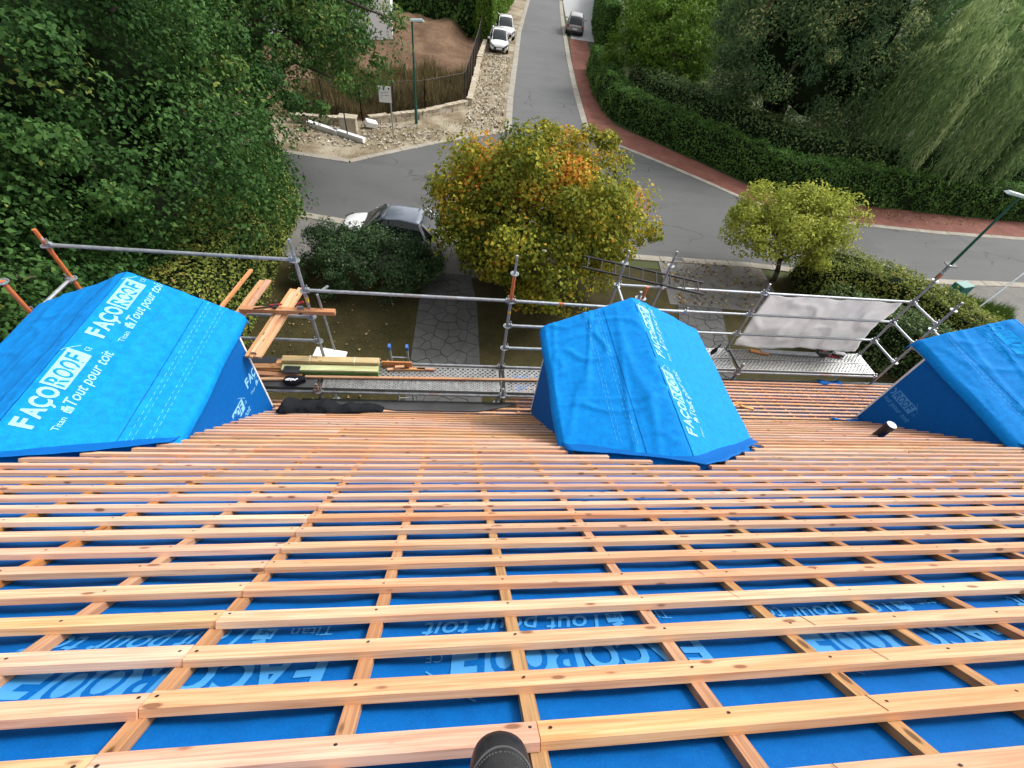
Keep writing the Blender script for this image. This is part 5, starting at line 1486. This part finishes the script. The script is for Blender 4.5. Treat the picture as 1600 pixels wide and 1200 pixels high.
# weeping willow: hanging strands
wl = empty('willow_tree', (29.2, 27.6, 0)); tag(wl, 'weeping willow with long hanging strands at the upper right', 'tree')
wb_ = np.array([29.2, 27.6, 0.])
C = []; N = []; T_ = []; TG = []
ns = 1700
bun = [(rng.random() * 2 * math.pi, .25 + .75 * rng.random() ** .5, rng.normal()) for _ in range(120)]
for k in range(ns):
    a, r_, bt_ = bun[k % 120]; a += rng.normal() * .05 / max(.3, r_); r_ = min(1.05, max(.15, r_ + rng.normal() * .035))
    cx, cy = 28.7 + 5.0 * r_ * math.cos(a), 27.3 + 3.7 * r_ * math.sin(a)
    zt = 8.9 - 3.4 * r_ ** 2.4 + bt_ * .35 + rng.normal() * .25
    zb_ = max(.5, .9 + 1.6 * (1 - r_) + 1.1 * abs(rng.normal()) + 1.2 * noise.noise(Vector((cx * .5, cy * .5, 0))))
    n = int((zt - zb_) / .085); 
    if n < 3: continue
    s_ = np.linspace(0, 1, n); out = np.array([math.cos(a), math.sin(a)])
    bend = .55 * np.sqrt(s_) + .1 * np.sin(4 * s_ + k)
    sway = .18 * np.sin(s_ * 3 + cx * 1.3)
    px = cx + out[0] * bend + rng.normal(size=n) * .05; py = cy + out[1] * bend + sway * .3 + rng.normal(size=n) * .05
    pz = zt + .35 * np.sin(np.pi * np.minimum(1, s_ * 5)) - (zt - zb_) * s_
    C.append(np.stack([px, py, pz], 1)); N.append(np.tile([out[0], out[1], .2], (n, 1))); TG.append(np.tile([out[0] * .15, out[1] * .15, -1.], (n, 1)))
    T_.append(.45 + .2 * bt_ + .1 * rng.normal() + .15 * rng.normal(size=n))
C = np.vstack(C); N = np.vstack(N); TG = np.vstack(TG); T_ = np.concatenate(T_)
leaves('crown', C - wb_, N, .24, T_, 'willow', wl, aspect=.16, jit=.6, T=TG, fold=.04)
trunk(wl, (0, 0, 0), (-.3, -.2, 5.5), .35, [(-3, -1.5, 6.4), (2.5, -1, 6.6), (0, -2.5, 6.8), (-1.5, 1.5, 7.2), (3.4, .5, 5.5), (-4, .5, 5.6)])

# dry weeds behind the fence, grass tufts, fallen leaves
def tufts(name, label, cat, poly, n, h, mat, size=.05, kind='stuff'):
    xs = [p[0] for p in poly]; ys = [p[1] for p in poly]; out = []
    while len(out) < n:
        q = np.stack([rng.uniform(min(xs), max(xs), n), rng.uniform(min(ys), max(ys), n)], 1)
        ins = np.zeros(n, bool); k = len(poly)
        for a in range(k):
            (xa, ya), (xb, yb_) = poly[a], poly[(a + 1) % k]
            cr_ = ((ya > q[:, 1]) != (yb_ > q[:, 1])) & (q[:, 0] < (xb - xa) * (q[:, 1] - ya) / (yb_ - ya + 1e-9) + xa); ins ^= cr_
        out += q[ins].tolist()
    q = np.array(out[:n]); hh = h * (.4 + .9 * rng.random(n)) * (.55 + .6 * np.array([noise.noise(Vector((a * .6, b * .6, 0))) + .5 for a, b in q]))
    hh = np.clip(hh, .03, None)
    C = np.stack([q[:, 0], q[:, 1], hh * .45], 1); d = unit(n); d[:, 2] *= .2
    o = leaves(name, C, d, 1.0, rng.random(n), mat, None, aspect=size, jit=.15, T=np.tile([0, 0, 1.], (n, 1)) + .12 * rng.normal(size=(n, 3)), fold=.0)
    me = o.data; co = np.empty(len(me.vertices) * 3); me.vertices.foreach_get('co', co); co = co.reshape(-1, 4, 3)
    ctr = co.mean(1, keepdims=True); co = ctr + (co - ctr) * np.stack([hh, hh, hh], 1)[:, None, :]; me.vertices.foreach_set('co', co.reshape(-1)); me.update()
    return tag(o, label, cat, None, kind)
tufts('dry_weeds', 'tall dry brown weeds behind the mesh fence', 'weeds', [(-9, 27.9), (-5.4, 28.4), (-2.3, 30.0), (.0, 32.6), (.5, 37.5), (-3.5, 36.5), (-9, 33.5)], 26000, 1.15, 'dry', .035)
tufts('grass_tufts', 'green grass tufts along the edge of the gravel verge', 'grass', [(-5, 24.0), (-3, 25.6), (0, 27.4), (2, 28.9), (0, 29.6), (-3, 27.6)], 2500, .12, 'grass', .08)
tufts('rough_grass', 'bright rough grass round the utility cabinet', 'grass', [(19.5, 13.6), (20.9, 14.7), (22.8, 14.6), (24.2, 13.4), (22.8, 11.8), (20.8, 12.4)], 9000, .45, 'grass', .05)
tufts('lawn_grass', 'short brown green lawn grass between the house and the road', 'grass', [(-6.2, 6.5), (-1.5, 6.5), (-1.4, 13.6), (-6.0, 14.2)], 16000, .07, 'dry', .12)
def litter(name, label, poly, n, size):
    xs = [p[0] for p in poly]; ys = [p[1] for p in poly]
    C = np.stack([rng.uniform(min(xs), max(xs), n), rng.uniform(min(ys), max(ys), n), .022 + .02 * rng.random(n)], 1)
    o = leaves(name, C, np.tile([0, 0, 1.], (n, 1)), size, rng.random(n), 'litter', None, aspect=.8, jit=.35); return tag(o, label, 'leaves', None, 'stuff')
litter('fallen_leaves', 'fallen leaves scattered on the driveway', [(8.6, 12.9), (13.2, 15.9)], 500, .10)
litter('fallen_leaves', 'fallen leaves scattered on the lawn left of the paved path', [(-6, 7), (-1.5, 14)], 150, .075)
litter('fallen_leaves', 'fallen leaves scattered along the red footpath', [(15, 21.5), (30, 22.6)], 300, .1)
# gravel stones on the verge
def stones(name, label, x0, x1, y0, y1, n, size):
    C = np.stack([rng.uniform(x0, x1, n), rng.uniform(y0, y1, n), .01 + .02 * rng.random(n)], 1)
    keep = []
    for p in C:
        x, y = p[0], p[1]
        if y < 28: keep.append(y > 24.4 + .86 * max(0, x + 4) and y < 27.2 + .5 * max(0, x + 6))
        else: keep.append(x > .4 + .1 * (y - 32) and x < 2.4 + .1 * (y - 29))
    C = C[np.array(keep)]; n = len(C)
    o = leaves(name, C, np.tile([0, 0, 1.], (n, 1)), size, .4 + .6 * rng.random(n), 'gravelstone', None, aspect=.9, jit=.5, fold=.3); return tag(o, label, 'gravel', None, 'stuff')
M['gravelstone'] = leafmat('gravel_stone', [(0, (.2, .15, .09)), (.5, (.36, .31, .23)), (1, (.55, .51, .43))], 0, .9)
stones('gravel', 'loose pale stones on the gravel verge', -9, 4.5, 23.4, 46, 9000, .13)
# earth bank in the plot
eb = MB()
eb.grid(lambda a, b: (-13 + 13.5 * a, 38.5 + 12.5 * b, -.1 + (1.3 * b ** .8 * (1 - .15 * a) + .35 * noise.noise(Vector((a * 6, b * 4, 0))) + .15 * noise.noise(Vector((a * 20, b * 14, 0)))) * min(1, (1 - a) * 8) * min(1, b * 5)), 60, 40)
tag(eb.build('earth_bank', 'soil', None, smooth=True, fixn=False), kind='structure')

# ================================================================== HOUSES BEHIND THE TREES
def dwelling(name, label, loc, rz, w, d, h, wall, roof):
    e = empty(name, loc, rz); tag(e, label, 'house')
    MB().box((0, 0, h / 2), (w, d, h)).build('wall', wall, e)
    r = MB(); o_ = .4; rh = d * .38
    r.add([(-w / 2 - o_, -d / 2 - o_, h), (w / 2 + o_, -d / 2 - o_, h), (w / 2 + o_, d / 2 + o_, h), (-w / 2 - o_, d / 2 + o_, h), (-w / 2 - o_, 0, h + rh), (w / 2 + o_, 0, h + rh)], [(0, 1, 5, 4), (2, 3, 4, 5), (0, 4, 3), (1, 2, 5), (0, 3, 2, 1)])
    ro = r.build('roof', roof, e); MB().box((w * .25, .5, h + rh * .9), (.7, .7, 1.4)).build('chimney', 'brick', ro)
    for k in range(3):
        f = MB().box((-w / 3 + k * w / 3, -d / 2 - .02, h * .6), (1.3, .08, 1.3)).build('window', 'white_trim', e)
        MB().box((-w / 3 + k * w / 3, -d / 2 - .05, h * .6), (1.1, .05, 1.1)).build('pane', 'glass', f)
    dd = MB().box((w * .12, -d / 2 - .02, 1.05), (1.0, .1, 2.1)).build('door', 'lamp_green', e)
    MB().tube((w * .12 + .38, -d / 2 - .1, 1.05), (w * .12 + .38, -d / 2 - .16, 1.05), .03, n=8).build('handle', 'galv', dd)
dwelling('white_house', 'white rendered house glimpsed through the branches at the upper left', (-11.5, 47.5, 0), .1, 11, 8, 5.2, 'foam', 'rooftile')
dwelling('brick_house', 'red brick house showing between the trees at the top right', (27, 60, 0), -.3, 12, 9, 5.5, 'brick', 'rooftile')
dwelling('grey_roof_house', 'house with a grey roof glimpsed above the willow', (42, 52, 0), -.4, 11, 8, 4.5, 'wall', 'rooftile')
tag(MB().box((33.0, 36.2, .5), (3.6, 3.0, 1.0)).build('terrace_wall', 'terrace', None), 'white garden wall showing between conifer and willow', 'wall')
